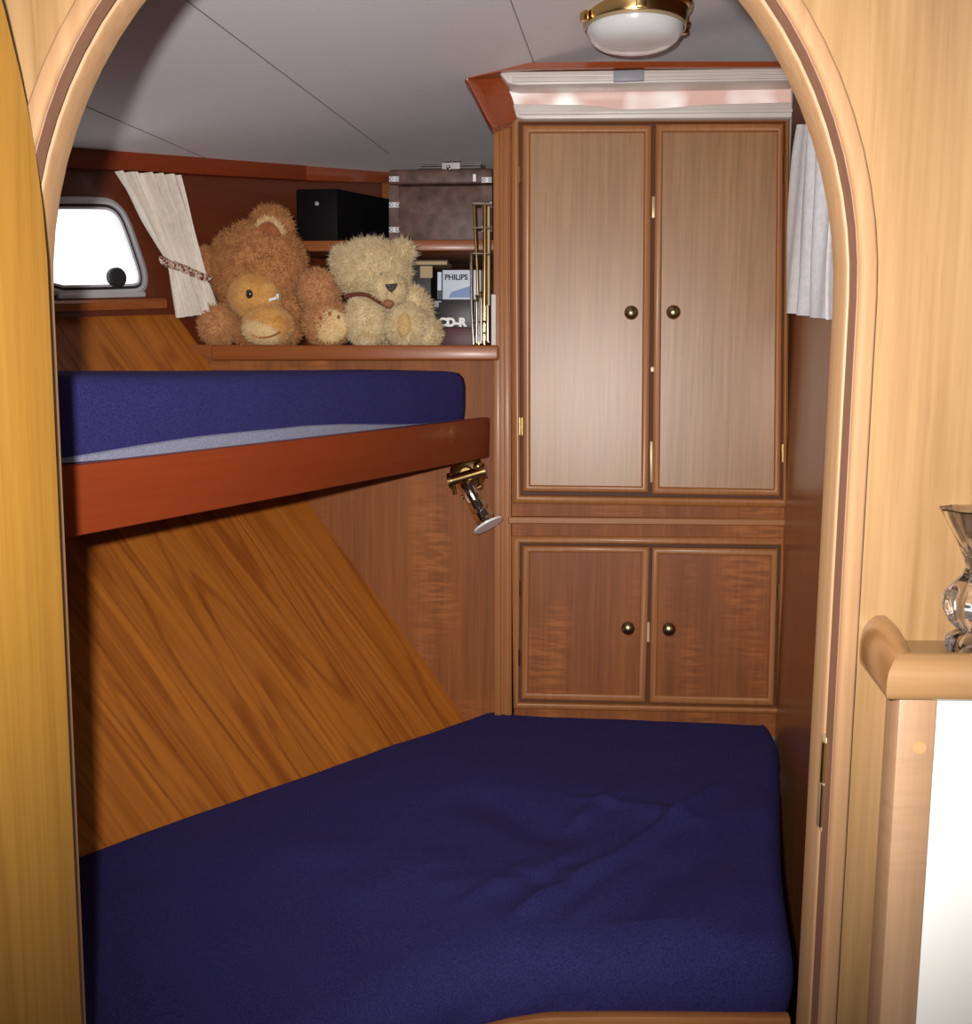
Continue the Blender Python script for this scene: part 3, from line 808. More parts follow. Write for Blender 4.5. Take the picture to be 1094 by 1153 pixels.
# ================================================================== CEILING LAMP
lc = CE.hit(715, 9); kx = lc.y/F
lamp = thing('ceiling_lamp', lc, 'round brass ceiling lamp with white opal glass', 'lamp')
rr = 61*lc.y/F
mb = MB(); mb.lathe(lc + V((0,0,.010)), (0,0,-1), [(rr*.80, -.02), (rr*.97, -.004), (rr, .004), (rr, .012), (rr*.985, .016), (rr*.93, .020), (rr*.91, .028), (rr*.905, .040), (rr*.88, .046), (rr*.86, .046)], 56); mb.build('ring', M['brass'], lamp)
mb = MB(); mb.lathe(lc + V((0,0,-.030)), (0,0,-1), [(rr*.86, 0), (rr*.85, .008), (rr*.82, .020), (rr*.74, .032), (rr*.60, .040), (rr*.40, .0445), (rr*.2, .046), (0, .0465)], 56); mb.build('glass', M['opal'], lamp)
mb = MB(); mb.lathe(lc + V((0,0,-.034)), (0,0,-1), [(rr*.885, 0), (rr*.90, .003), (rr*.885, .006), (rr*.86, .006)], 56, False); mb.build('bezel', M['brassdull'], lamp)
for a in (-92, 20, 200):
    ar = math.radians(a); dr = V((math.cos(ar), math.sin(ar), 0)); tt = V((-dr.y, dr.x, 0))
    mb = MB(); q = lc + dr*rr*.93 + V((0,0,-.036))
    mb.obox(q - tt*.009, tt*.018, dr*rr*.10, V((0,0,.038))); mb.tube([q + dr*rr*.03 + V((0,0,.022)), q + dr*(rr*.15) + V((0,0,.022))], .0065, 12)
    mb.build('clamp', M['brass'], lamp, bevel=.0015)

# ================================================================== READING LAMP
RL = B.off(.045)
b0 = B.hit(526, 533) + B.n*-.012
rl = thing('reading_lamp', b0, 'small brass and chrome swivel reading lamp under the bunk end', 'lamp')
mb = MB(); mb.lathe(b0, B.n, [(.040, 0), (.042, .003), (.041, .008), (.034, .013), (.022, .016), (.016, .018), (.014, .034)], 32); mb.build('wall_plate', M['brass'], rl)
k0 = RL.hit(526, 540); mb = MB()
mb.tube([RL.hit(509, 541), RL.hit(543, 531)], .0125, 16); mb.tube([RL.hit(505, 542), RL.hit(509, 541)], .018, 16); mb.tube([RL.hit(543, 531), RL.hit(547, 530)], .016, 16)
mb.tube([RL.hit(509, 543), RL.hit(512, 556)], [.006, .005], 10); mb.tube([RL.hit(540, 536), RL.hit(541, 549)], [.006, .005], 10)
mb.ellipsoid(RL.hit(538, 525), V((.011,0,0)), V((0,.011,0)), V((0,0,.011))); mb.build('knuckle', M['brass'], rl)
h0 = RL.hit(524, 544); h1 = RL.hit(551, 589) + RL.n*.030; ax = (h1 - h0); L_ = ax.length; ax.normalize()
mb = MB(); mb.lathe(h0, ax, [(.013, 0), (.019, .004), (.0195, .012), (.0195, L_*.40), (.0180, L_*.42), (.0180, L_*.46), (.0200, L_*.48), (.0200, L_*.62), (.014, L_*.64), (.014, L_*.70)], 24); mb.build('tube', M['chrome'], rl)
mb = MB(); mb.lathe(h0, ax, [(.014, L_*.68), (.021, L_*.72), (.0215, L_*.86), (.016, L_*.90), (.016, L_*.93), (.031, L_*.965), (.0345, L_*.985), (.034, L_), (.030, L_*1.01), (.0, L_*1.012)], 32); mb.build('lamp_shade', M['chrome'], rl)
mb = MB(); mb.lathe(h0, ax, [(.0335, L_*.985), (.0352, L_*.99), (.0345, L_*1.03), (.0, L_*1.035)], 32); mb.build('lens', M['white'], rl)
side = ax.cross(RL.n).normalized()
mb = MB(); mb.tube([h0 + ax*L_*.22 - side*.018, h0 + ax*L_*.22 - side*.028], .006, 12); mb.build('switch', M['brass'], rl); mb = MB(); mb.tube([h0 + ax*L_*.22 + side*.015, h0 + ax*L_*.22 + side*.022], .005, 12)
mb.build('switch', M['brass'], rl)

# ================================================================== CURTAINS
def curtain(name, pl, left, right, mat, pleats, amp, off, label, cat, waist=None, rows=40, cols=90, thick=.004):
    lc_ = resample(spline([pl.hit(x, y, off) for x, y in left], 8), rows); rc_ = resample(spline([pl.hit(x, y, off) for x, y in right], 8), rows)
    L = []
    for i in range(rows):
        s = i/(rows-1); row = []
        for j in range(cols):
            t = j/(cols-1); p = lc_[i].lerp(rc_[i], t)
            a = amp*(1 if waist is None else (.45 + .55*min(1, abs(s - waist)/.3)))
            w = math.sin(2*PI*pleats*(t + .012*math.sin(5*s + 9*t)) + .6*math.sin(3*s)) + .35*math.sin(2*PI*pleats*2.3*t + 2*s)
            row.append(p + pl.n*(a*w))
        L.append(row)
    m_ = MB(); bk = [[p - pl.n*thick for p in r] for r in L]
    loops_ = [r + b_[::-1] for r, b_ in zip(L, bk)]
    m_.loops(loops_, True, True, True)
    return tag(m_.build(name, mat, angle=60), label, cat)
CL = W.off(0)
cu = curtain('curtain', W, [(130, 193), (143, 218), (160, 249), (176, 277), (187, 297), (193, 325), (199, 358)], [(203, 197), (211, 225), (219, 258), (227, 290), (232, 309), (239, 330), (247, 351)],
        M['curtain'], 5, .017, .056, 'cream curtain gathered by a red cord beside the small window', 'curtain', waist=.62)
mb = MB()
ta_ = [W.hit(x, y, .064) for x, y in ((182, 292), (190, 297), (203, 301), (217, 307), (228, 312), (236, 314))]
pts = resample(spline(ta_, 8), 50)
for ph in (0, PI*2/3, PI*4/3):
    mb.tube([p + V((0,0,1))*.0045*math.sin(i*.75 + ph) + W.n*.0045*math.cos(i*.75 + ph) for i, p in enumerate(pts)], .0050, 8)
mb.tube([W.hit(182, 292, .05), W.hit(182, 292, .064)], .006, 8)
mb.build('tieback', M['cord'], cu)
# curtain on the right wall
cu2 = curtain('curtain', R, [(902, 140), (897, 175), (893, 230), (890, 290), (886.5, 352)], [(935, 140), (938, 180), (937, 240), (935, 300), (934, 360)], M['curtainw'], 3, .010, .022,
        'white curtain on the right wall beside the door frame', 'curtain')
mb = MB(); mb.tube([R.hit(902, 152, .022) , R.hit(899, 155, .022), ], .006, 10); mb.build('curtain_hook', M['white'], cu2)

# ================================================================== SHELF CONTENT
S1 = B.off(-.20)                              # front plane of the chest
S1 = Plane(B.o - V((-math.sin(PSI), -math.cos(PSI), 0))*.0 + SD*.20, (-math.sin(PSI), -math.cos(PSI), 0))
us_top = (S1.hit(440, 270).z + S1.hit(545, 270).z)/2
# upper shelf
upsh = thing('upper_shelf', S1.hit(540, 276), 'narrow upper shelf board carrying the leather chest and black box', 'shelf')
q0 = S1.hit(290, 276); q1 = S1.hit(558, 276)
mb = MB()
mb.prism([V((q0.x, q0.y, us_top-.026)), V((q1.x, q1.y, us_top-.026)), V((q1.x+SD.x*.33, q1.y+SD.y*.33, us_top-.026)), V((q0.x+.30+SD.x*.33, q0.y+SD.y*.33, us_top-.026))],
         [V((q0.x, q0.y, us_top)), V((q1.x, q1.y, us_top)), V((q1.x+SD.x*.33, q1.y+SD.y*.33, us_top)), V((q0.x+.30+SD.x*.33, q0.y+SD.y*.33, us_top))])
mb.build('shelf_board', M['shelf'], upsh, bevel=.003)
# chest
cb = S1.off(-.012)
zA = us_top; zT = cb.hit(495, 190).z; xl_, xr_ = cb.hit(438, 230), cb.hit(554, 230)
chest = thing('chest', ((xl_.x+xr_.x)/2, (xl_.y+xr_.y)/2, us_top), 'worn dark brown leather chest with metal corner studs on the upper shelf', 'chest')
uB = V((xr_.x-xl_.x, xr_.y-xl_.y, 0)); zL = cb.hit(495, 207.5).z
mb = MB(); mb.obox((xl_.x, xl_.y, zA), uB, SD*.19, (0,0,zL-.003-zA)); mb.build('body', M['chest'], chest, bevel=.004)
mb = MB(); e_ = uB.normalized()*.002; mb.obox(V((xl_.x, xl_.y, zL)) - e_ - SD*.002, uB + e_*2, SD*.194, (0,0,zT-zL)); mb.build('lid', M['chest'], chest, bevel=.006, seg=3)
for px_, py_ in ((444, 202), (444, 231), (444, 259), (548, 203), (548, 231), (548, 258)):
    mb = MB(); c = cb.hit(px_, py_) + cb.n*.001
    w_ = uB.normalized()
    mb.obox(c - w_*.012 - V((0,0,.006)), w_*.024, -SD*.004, (0,0,.012)); 
    for s_ in (-.007, .008): mb.ellipsoid(c + w_*s_ + cb.n*.004, w_*.005, V((0,0,.005)), cb.n*.004, 10, 8)
    mb.build('corner_stud', M['alu'], chest)
mb = MB(); c = cb.hit(534, 201); mb.obox(c - V((.003,0,.008)), uB.normalized()*.007, -SD*.005, (0,0,.017)); mb.build('clasp', M['alu'], chest)
for px_ in (443, 548):
    mb = MB()
    a_, b_ = cb.hit(px_-5, 209), cb.hit(px_+6, 209); mb.prism([a_+cb.n*.0, b_+cb.n*.0, V((b_.x,b_.y,us_top+.002))+cb.n*0, V((a_.x,a_.y,us_top+.002))], [a_+cb.n*.0022, b_+cb.n*.0022, V((b_.x,b_.y,us_top+.002))+cb.n*.0022, V((a_.x,a_.y,us_top+.002))+cb.n*.0022])
    mb.build('strap', M['chest'], chest)
# chrome folded stand on the chest
st = thing('folded_stand', (cb.hit(505,188).x, cb.hit(505,188).y+.05, zT), 'chrome folded stand with central clamp lying on the leather chest', 'stand')
cs = cb.off(-.05); zc = zT
def onl(px, z): p = cs.hit(px, 188); return V((p.x, p.y, z))
mb = MB(); a_, b_ = onl(457, zc), onl(553, zc); mb.obox(a_ + V((0,0,.0005)), b_-a_, SD*.05, (0,0,.006)); mb.build('base', M['black'], st, bevel=.002)
mb = MB(); mb.tube([onl(470, zc+.011), onl(541, zc+.011)], .0042, 10); mb.tube([onl(473, zc+.021), onl(543, zc+.021)], .0042, 10); mb.build('rod', M['chrome'], st)
mb = MB(); a_ = onl(498, zc+.004); b_ = onl(518, zc+.004); mb.obox(a_ - SD*.008, b_-a_, SD*.02, (0,0,.018)); mb.tube([onl(500, zc+.027), onl(507, zc+.027)], .005, 10); mb.tube([onl(510, zc+.027), onl(519, zc+.027)], .005, 10); mb.ellipsoid(onl(505, zc+.012) - SD*.01, V((.005,0,0)), V((0,.005,0)), V((0,0,.005)), 10, 8)
mb.build('clamp', M['chrome'], st)
# black box
kb = Plane(B.o + SD*.24, (-math.sin(PSI), -math.cos(PSI), 0)); c0 = kb.hit(379, 212)
hB = c0.z - us_top
bbx = thing('black_box', (c0.x, c0.y, us_top), 'plain black box standing on the upper shelf left of the leather chest', 'box')
rdir = V((math.sin(math.radians(40)), math.cos(math.radians(40)), 0)); ldir = V((-.99, .14, 0))
# right face recedes along the hull to px 437
lb = .30
for k in range(60):
    t_ = c0 + rdir*lb
mb = MB(); mb.obox((c0.x, c0.y, us_top), rdir*.26, ldir*.105, (0,0,hB)); mb.build('case', M['black'], bbx, bevel=.004)
mb = MB(); gb = V((c0.x,c0.y,us_top)) + ldir*.05 + V((0,0,hB*.72)); mb.lathe(gb, V((-.14,-.99,0)), [(.005,-.002),(.005,.004),(.0,.005)], 12); mb.build('stud', M['grey'], bbx)

# boxes below the upper shelf
S2 = Plane(B.o + SD*.13, (-math.sin(PSI), -math.cos(PSI), 0)); uu = S2.u
def upbox(mb_, x0, x1, z0, z1, depth, pl):
    a_, b_ = pl.hit(x0, 340), pl.hit(x1, 340); return mb_.obox((a_.x, a_.y, z0), V((b_.x-a_.x, b_.y-a_.y, 0)), SD*depth, (0,0,z1-z0))
def text(body, size, o, u, n, mat, parent, name='lettering', bold=0, align='LEFT', sx=1.0):
    cu_ = bpy.data.curves.new('text', 'FONT'); cu_.body = body; cu_.size = size; cu_.extrude = .0004; cu_.offset = bold; cu_.align_x = align
    t = bpy.data.objects.new('text', cu_); col.objects.link(t)
    bpy.context.view_layer.update()
    dg = bpy.context.evaluated_depsgraph_get(); me = bpy.data.meshes.new_from_object(t.evaluated_get(dg))
    bpy.data.objects.remove(t); bpy.data.curves.remove(cu_)
    up = V((0,0,1)); Mx = Matrix((V(u).normalized()*sx, up, V(n).normalized())).transposed().to_4x4(); Mx.translation = V(o)
    me.transform(Mx); me.materials.clear(); me.materials.append(mat)
    ob = bpy.data.objects.new(name, me); col.objects.link(ob); ob.parent = parent; ob.matrix_parent_inverse = Matrix.Translation(-root_loc(parent))
    return ob
zc1_ = S2.hit(510, 337.5).z; zcd = S2.hit(510, 369).z
cdb = thing('disc_box', (S2.hit(510,340).x, S2.hit(510,340).y, SHELF), 'black and maroon disc box lettered CD-R at the back of the shelf', 'box')
mb = MB(); upbox(mb, 486, 541, zcd, zc1_, .10, S2); mb.build('upper_band', M['boxblack'], cdb, bevel=.001)
mb = MB(); upbox(mb, 486, 541, SHELF, zcd, .10, S2); mb.build('lower_band', M['boxred'], cdb, bevel=.001)
p_ = S2.hit(493.5, 367) + S2.n*.0005; text('CD-R', .026, p_, uu, S2.n, M['white'], cdb, bold=.0016, sx=1.05)
mb = MB(); a_ = S2.hit(486.5, 345); mb.obox(S2.hit(486.5, 339.5)+V((0,0,-.002)), uu*.022, S2.n*.0008, (0,0,.003)); mb.obox(S2.hit(488, 346), uu*.012, S2.n*.0008, (0,0,.012)); mb.build('label_patch', M['grey'], cdb)
zp1 = S2.hit(510, 304).z
phb = thing('card_box', (S2.hit(515,340).x, S2.hit(515,340).y, zc1_), 'pale blue-white card box with dark lettering standing on the CD-R box', 'box')
mb = MB(); upbox(mb, 498, 541, zc1_+.0005, zp1, .07, S2); mb.build('carton', M['boxblue'], phb, bevel=.001)
mb = MB(); mb.obox(S2.hit(492, 329), uu*.014, S2.n*.001, (0,0,.040)); 
mb.obox(S2.hit(500, 337), uu*.075, S2.n*.0008, (0,0,.012)); pb = mb
p_ = S2.hit(500.5, 315) + S2.n*.0005; text('PHILIPS', .0175, p_, uu, S2.n, M['ink'], phb, bold=.0006, sx=.98)
mb = MB(); mb.add([S2.hit(508, 329)+S2.n*.0006, S2.hit(529, 322)+S2.n*.0006, S2.hit(529, 335)+S2.n*.0006, S2.hit(505, 335)+S2.n*.0006], [(0,1,2,3)]); mb.build('print_patch', base('print_blue', .5, (.16,.26,.50,1))[0], phb)
nvb = thing('dark_case', (S2.hit(488,340).x, S2.hit(488,340).y, zc1_), 'thin dark blue case beside the pale blue-white card box', 'case')
nvb.location = (S2.hit(494,340).x, S2.hit(494,340).y, zc1_); ROOTS[nvb.name] = tuple(nvb.location)
mb = MB(); upbox(mb, 492, 497.5, zc1_+.0005, zp1-.004, .06, S2.off(.0)); mb.build('cover', M['boxnavy'], nvb)
mb = MB(); mb.obox(S2.hit(492.6, 327), uu*.009, S2.n*.001, (0,0,.042)); mb.build('spine_label', M['boxblue'], nvb)
S3 = S2.off(-.07)
bkc = thing('storage_case', (S3.hit(470,340).x, S3.hit(470,340).y, SHELF), 'black storage case with tan label half hidden behind the cream bear', 'case')
mb = MB(); upbox(mb, 440, 485, SHELF, S3.hit(480, 298).z, .10, S3); mb.build('body', M['boxblack'], bkc, bevel=.001)
mb = MB(); mb.obox(S3.hit(473, 313), uu*.030, S3.n*.001, (0,0,.028)); mb.build('label_patch', M['tan'], bkc)
bk_ = thing('paperback', (S3.hit(480,294).x, S3.hit(480,294).y, S3.hit(480,298).z), 'thin book with pale pages lying on the black storage case', 'book')
mb = MB(); z_ = S3.hit(480, 298).z; upbox(mb, 462, 503, z_, z_+.008, .08, S3.off(-.002)); mb.build('pages', M['tan'], bk_); 
mb = MB(); upbox(mb, 461, 504, z_+.008, z_+.011, .082, S3.off(-.001)); mb.build('cover', M['boxred'], bk_)

# brass instrument
BI = Plane(B.o + SD*.035, (-math.sin(PSI), -math.cos(PSI), 0))
def bi(px, py, d=0): return BI.hit(px, py, d)
q = bi(543, 388); bin_ = thing('brass_instrument', (q.x, q.y, SHELF), 'slim tubular brass instrument standing upright against the wardrobe side', 'instrument')
def zpx(p): return max(p.z, SHELF+.001)
def T(pts, r, nm, mt): 
    m_ = MB(); m_.tube([V((p.x, p.y, max(p.z, SHELF + .001))) for p in pts], r, 12); return m_.build(nm, mt, bin_)
T([bi(546, 229), bi(545, 388)], .0048, 'main_tube', M['brass'])
T([bi(534, 231), bi(535, 262), bi(537, 300), bi(539, 388)], .0032, 'slide_tube', M['brass'])
T([bi(550, 229, -.008), bi(550, 386, -.008)], .0034, 'slide_tube', M['brassdull'])
T([bi(530.5, 284), bi(530.5, 322), bi(531, 352), bi(533, 388)], .0034, 'lead_pipe', M['chrome'])
for y in (230, 257, 286):
    m_ = MB(); m_.tube([bi(532, y), bi(551, y)], .0030 if y != 230 else .0045, 10); m_.build('brace', M['chrome'], bin_)
for x, y0, y1 in ((536.5, 340, 386), (541.5, 336, 386), (549, 344, 384)): m_ = MB(); m_.tube([V((p.x,p.y,max(p.z,SHELF+.001))) for p in (bi(x, y0, .008), bi(x, y1, .008))], .0055, 12); m_.build('valve_casing', M['chrome'], bin_)
for x, y in ((537, 333), (542, 329)): m_ = MB(); m_.tube([bi(x, y, .008), bi(x, y+9, .008)], .003, 8); m_.ellipsoid(bi(x, y, .008), V((.006,0,0)), V((0,.006,0)), V((0,0,.002)), 10, 6); m_.build('valve_cap', M['brass'], bin_)
for a_, b_, y, d_ in ((533, 548, 362, .01), (533, 551, 375, .006)):
    m_ = MB(); m_.tube([bi(a_, y, d_), bi(b_, y, d_)], .003, 8); m_.build('brace', M['brass'], bin_)
# white card
wc = thing('card', (B.hit(557, 388).x, B.hit(557, 388).y, SHELF), 'narrow white card standing at the right end of the bear shelf', 'card')
m_ = MB(); qd = [(553.6, 332), (558.5, 332.5), (558.5, 388.8), (553.6, 388.8)]; slab(m_, B, qd, .0085, .0105); m_.build('sheet', noisy('card_white', (.60,.55,.52,1), (.66,.61,.58,1), 80, .6), wc)

# ================================================================== PLUSH BEARS
def fur(mb_, n0, dens_n, length, curl=.35, width=.0011, droop=.15, seed=0, lenvar=.4):
    """grow short tapering strands on the faces added since face n0"""
    r = np.random.default_rng(seed)
    faces = mb_.f[n0:]; vs = np.array(mb_.v)
    tri = []
    for f in faces:
        for k in range(1, len(f)-1): tri.append((f[0], f[k], f[k+1]))
    tri = np.array(tri); a, b_, c = vs[tri[:,0]], vs[tri[:,1]], vs[tri[:,2]]
    nn = np.cross(b_-a, c-a); ar = np.linalg.norm(nn, axis=1); nn /= np.maximum(ar[:,None], 1e-12)
    cen = vs[np.unique(tri)].mean(0); sg = np.sign(((a-cen)*nn).sum(1)); nn *= np.where(sg == 0, 1, sg)[:,None]
    ar[ar < 1e-10] = 0
    idx = r.choice(len(tri), dens_n, p=ar/ar.sum()); u = r.random((dens_n, 2)); fl = u.sum(1) > 1; u[fl] = 1-u[fl]
    p = a[idx] + (b_[idx]-a[idx])*u[:,:1] + (c[idx]-a[idx])*u[:,1:]
    n = nn[idx] + r.normal(0, curl, (dens_n, 3)); n[:,2] -= droop; n /= np.linalg.norm(n, axis=1)[:,None]
    L = length*(1 - lenvar + 2*lenvar*r.random(dens_n))[:,None]
    bend = r.normal(0, curl*.8, (dens_n, 3))
    side = np.cross(n, r.normal(0, 1, (dens_n, 3))); side /= np.maximum(np.linalg.norm(side, axis=1)[:,None], 1e-9); s2 = np.cross(n, side)
    p = p - n*length*.12
    mid = p + n*L*.55; tip = mid + (n + bend)*L*.5
    w = width
    base_ = len(mb_.v); V_ = np.stack([p + side*w, p - side*w*.5 + s2*w*.87, p - side*w*.5 - s2*w*.87, mid + side*w*.8, mid - side*w*.4 + s2*w*.7, mid - side*w*.4 - s2*w*.7, tip], 1).reshape(-1, 3)
    mb_.v += [tuple(x) for x in V_]
    for i in range(dens_n):
        o = base_ + 7*i
        mb_.f += [(o, o+1, o+4, o+3), (o+1, o+2, o+5, o+4), (o+2, o, o+3, o+5), (o+3, o+4, o+6), (o+4, o+5, o+6), (o+5, o+3, o+6)]

S0 = Plane(B.o + SD*.0, (-math.sin(PSI), -math.cos(PSI), 0))
UX = S0.u; UZ = V((0,0,1)); UN = S0.n
def px2m(d): return (2.31 + d)/F
def blob(px, py, rx_, ry_, dep, thick, rot=0, nm='body', mat=None, parent=None, hairs=2500, hl=.012, seed=0, curl=.4, wob=.06, hw=.0011):
    """plush ellipsoid centred dep metres behind the shelf edge; radii in reference pixels"""
    pl = S0.off(-dep); c = pl.hit(px, py); k = px2m(dep)
    a = math.radians(rot); ex_ = UX*math.cos(a) + UZ*math.sin(a); ez_ = -UX*math.sin(a) + UZ*math.cos(a)
    m_ = MB(); m_.ellipsoid(c, ex_*rx_*k, UN*thick, ez_*ry_*k, 28, 18, wob, 18, seed)
    if hairs: fur(m_, 0, hairs, hl, curl, hw, .12, seed)
    # keep strands above the shelf board
    vv = []
    for x, y, z in m_.v:
        dd = (V((x, y, z)) - W.o).dot(W.n)
        if dd < .002: x += W.n.x*(.002 - dd); y += W.n.y*(.002 - dd)
        vv.append((x, y, max(z, SHELF + .0005)))
    m_.v = vv
    return m_.build(nm, mat, parent, angle=180) if nm else m_

# -- large brown bear
q = S0.off(-.13).hit(295, 389)
bear = thing('teddy_bear', (q.x, q.y, SHELF), 'large brown teddy bear slumped on the shelf behind the golden plush head', 'teddy bear', 'teddy bears on the shelf')
b_ = M['furb']
blob(296, 345, 52, 44, .115, .070, 0, 'torso', b_, bear, 5000, .012, 1)
blob(290, 302, 55, 50, .09, .078, 8, 'head', b_, bear, 8000, .013, 2)
e1 = blob(305, 259, 26, 25, .092, .028, -10, 'ear', b_, bear, 2600, .012, 3)
blob(303, 261, 14, 10, .052, .012, -20, 'inner_ear', M['furear'], e1, 500, .006, 4)
m_ = MB(); pl = S0.off(-.050); pts = resample(spline([pl.hit(x, y) for x, y in ((287, 262), (294, 250), (304, 247), (313, 254), (319, 263))], 8), 24); m_.tube(pts, .0045, 8); fur(m_, 0, 500, .008, .4, .001, 0, 91); m_.build('ear_rim', M['furp'], e1)
blob(234, 297, 12, 18, .062, .020, 15, 'ear', b_, bear, 1100, .011, 5)
blob(359, 331, 22, 28, .075, .045, 12, 'arm', M['furbp'], bear, 2800, .010, 6)
blob(246, 366, 21, 23, .055, .048, 0, 'foot', M['furbp'], bear, 2600, .011, 7)
blob(300, 372, 40, 22, .075, .05, 0, 'lap', b_, bear, 2600, .011, 17)
f2 = blob(368, 364, 26, 25, .055, .048, 0, 'foot', M['furbp'], bear, 2600, .012, 8)
blob(372, 367, 20, 19, .020, .016, 0, 'sole', M['solep'], f2, 700, .006, 9)
m_ = MB()
for x, y in ((361, 358), (371, 353), (381, 357)): m_.ellipsoid(S0.off(-.004).hit(x, y), UX*.004, UN*.003, UZ*.005, 8, 6)
m_.build('toe_stitch', M['furear'], f2)
# -- golden plush
q = S0.off(-.05).hit(296, 389)
gp = thing('plush_toy', (q.x, q.y, SHELF), 'small golden plush toy with dark eye and broad pale muzzle in the brown bear lap', 'plush toy')
hd = blob(286, 333, 29, 27, .035, .040, -8, 'head', M['furg'], gp, 3000, .007, 11, .4, .04, .0009)
mz = blob(302, 365, 28, 23, .028, .048, -5, 'muzzle', M['furg'], gp, 2800, .007, 12, .4, .04, .0009)
blob(295, 373, 22, 15, .006, .034, -12, 'chin', M['furp'], gp, 1500, .006, 13, .4, .03, .0009)
c = S0.off(.014).hit(280.5, 331); m_ = MB(); m_.ellipsoid(c, UX*.0085, UN*.006, UZ*.010, 14, 10); ey = m_.build('eye', base('glass_eye', .08, (.03,.025,.02,1), coat=1)[0], gp)
m_ = MB(); pl = S0.off(-.0); pts = [pl.hit(x, y) + UN*.024 for x, y in ((287, 377), (294, 380), (303, 380.5), (312, 378), (319, 374))]; m_.tube(resample(spline(pts, 6), 20), .0022, 8); m_.build('mouth', M['furear'], gp)
m_ = MB(); a_ = S0.hit(304, 340) + UN*.010; m_.obox(a_, UX*.022 + UZ*.006, UN*.001, UZ*.006); m_.obox(a_ + UX*.018+UZ*.005, UX*.006, UN*.001, UZ*.012); tg = m_.build('tag', M['white'], gp); tg['label'] = 'white tag'
# -- cream bear
q = S0.off(-.09).hit(430, 389)
cbear = thing('teddy_bear', (q.x, q.y, SHELF), 'cream curly teddy bear with dark nose and ribbon, sitting right of the brown one', 'teddy bear', 'teddy bears on the shelf')
c_ = M['furc']
blob(440, 352, 36, 36, .115, .06, 0, 'torso', c_, cbear, 3500, .013, 21, .5)
blob(419, 305, 41, 32, .085, .068, -6, 'head', c_, cbear, 7000, .015, 22, .55)
blob(386, 292, 12, 13, .085, .022, 0, 'ear', c_, cbear, 1300, .014, 23, .55)
blob(452, 284, 13, 12, .085, .022, 0, 'ear', c_, cbear, 1300, .014, 24, .55)
blob(437, 326, 19, 16, .028, .036, -10, 'muzzle', c_, cbear, 1700, .009, 25, .45)
m_ = MB(); pl = S0.off(.008); nz = [pl.hit(x, y) for x, y in ((433, 320.5), (447, 319), (445, 325), (441, 330), (437, 327))]; m_.prism([p - UN*.010 for p in nz], [p + UN*.005 for p in nz]); m_.build('nose', M['rubber'], cbear, bevel=.002)
m_ = MB(); m_.ellipsoid(S0.off(-.004).hit(437, 342), UX*.013, UN*.012, UZ*.010, 14, 10); m_.build('mouth', M['mouth'], cbear)
m_ = MB(); pl = S0.off(-.012); pts = [pl.hit(x, y) for x, y in ((388, 334), (402, 331), (415, 333), (427, 340), (436, 344))]; m_.tube(resample(spline(pts, 6), 24), .0045, 8); m_.build('ribbon', M['ribbon'], cbear)
m_ = MB(); m_.ellipsoid(S0.off(-.018).hit(430, 309), UX*.0045, UN*.004, UZ*.005, 10, 8); m_.build('eye', M['rubber'], cbear)
blob(413, 361, 23, 27, .050, .045, 8, 'arm', c_, cbear, 3000, .013, 26, .5)
blob(468, 346, 16, 23, .085, .04, 20, 'arm', c_, cbear, 1900, .012, 27, .5)
lf = blob(457, 367, 22, 22, .040, .045, 0, 'foot', c_, cbear, 2400, .012, 28, .5)
blob(455, 366, 7.5, 13, .000, .012, -4, 'sole', M['sole'], lf, 250, .005, 29)
blob(478, 376, 18, 16, .075, .045, 20, 'leg', c_, cbear, 2200, .012, 30, .5)

# ================================================================== COUNTER AT THE RIGHT
CX = .305; CY = .752; CT = 1.172; CBm = 1.1415; SK = .0145
ctr = thing('counter', (.6, .80, 0), 'wooden counter corner with rounded rail cap and white front', 'counter')
pf = [(.0345, 0), (.004, 0), (.0012, .002), (0, .006), (0, .016), (.002, .023), (.007, .029), (.014, .0325), (.022, .0325), (.029, .029), (.033, .024), (.0345, .020)]
fl = [V((CX + w, CY + w, CBm + h)) for w, h in pf]; frr = [V((1.1, CY + w, CBm + h)) for w, h in pf]
mb = MB(); mb.loops([fl, frr], True, True, True); mb.build('front_rail', M['rail'], ctr, angle=50)
sidewood = wood('return_teak', (.33,.165,.065,1), (.21,.10,.035,1), (0,1,0), rough=.3, coat=.5, bands=.5)
def grow(p, k): return V((p.x, p.y, CBm + (p.z - CBm)*k))
bkp = [V((CX + SK + w*.9, .85, CBm + h)) for w, h in pf]
mb = MB(); mb.loops([fl, [grow(p.lerp(q, .3), 1.20) for p, q in zip(fl, bkp)], [grow(p.lerp(q, .7), 1.34) for p, q in zip(fl, bkp)], [grow(q, 1.36) for q in bkp]], True, True, True); mb.build('side_rail', sidewood, ctr, angle=50)
mb = MB(); mb.prism([(CX+.03, CY+.03, CBm+.004), (1.1, CY+.03, CBm+.004), (1.1, .85, CBm+.004), (CX+.045, .85, CBm+.004)], [(CX+.03, CY+.03, CT-.008), (1.1, CY+.03, CT-.008), (1.1, .85, CT-.008), (CX+.045, .85, CT-.008)]); mb.build('top', M['rail'], ctr)
PX0, PX1 = .3185, .3490
mb = MB(); mb.box((PX0, CY + .008, 0), (PX1, CY + .036, CBm)); mb.build('post', M['post'], ctr, bevel=.003)
dp = hitY(1035, 842, CY + .008); mb = MB(); mb.lathe(V((dp.x, CY + .0082, dp.z)), (0,-1,0), [(.0052, -.004), (.0052, .0004), (0, .0004)], 20); mb.build('dowel_plug', M['plug'], ctr)
mb = MB(); a4 = [(PX0+.012, CY+.036), (PX0+.030, CY+.036), (.366, .85), (.346, .85)]; mb.prism([(x, y, 0) for x, y in a4], [(x, y, CBm) for x, y in a4]); mb.build('side_panel', M['shelf'], ctr)
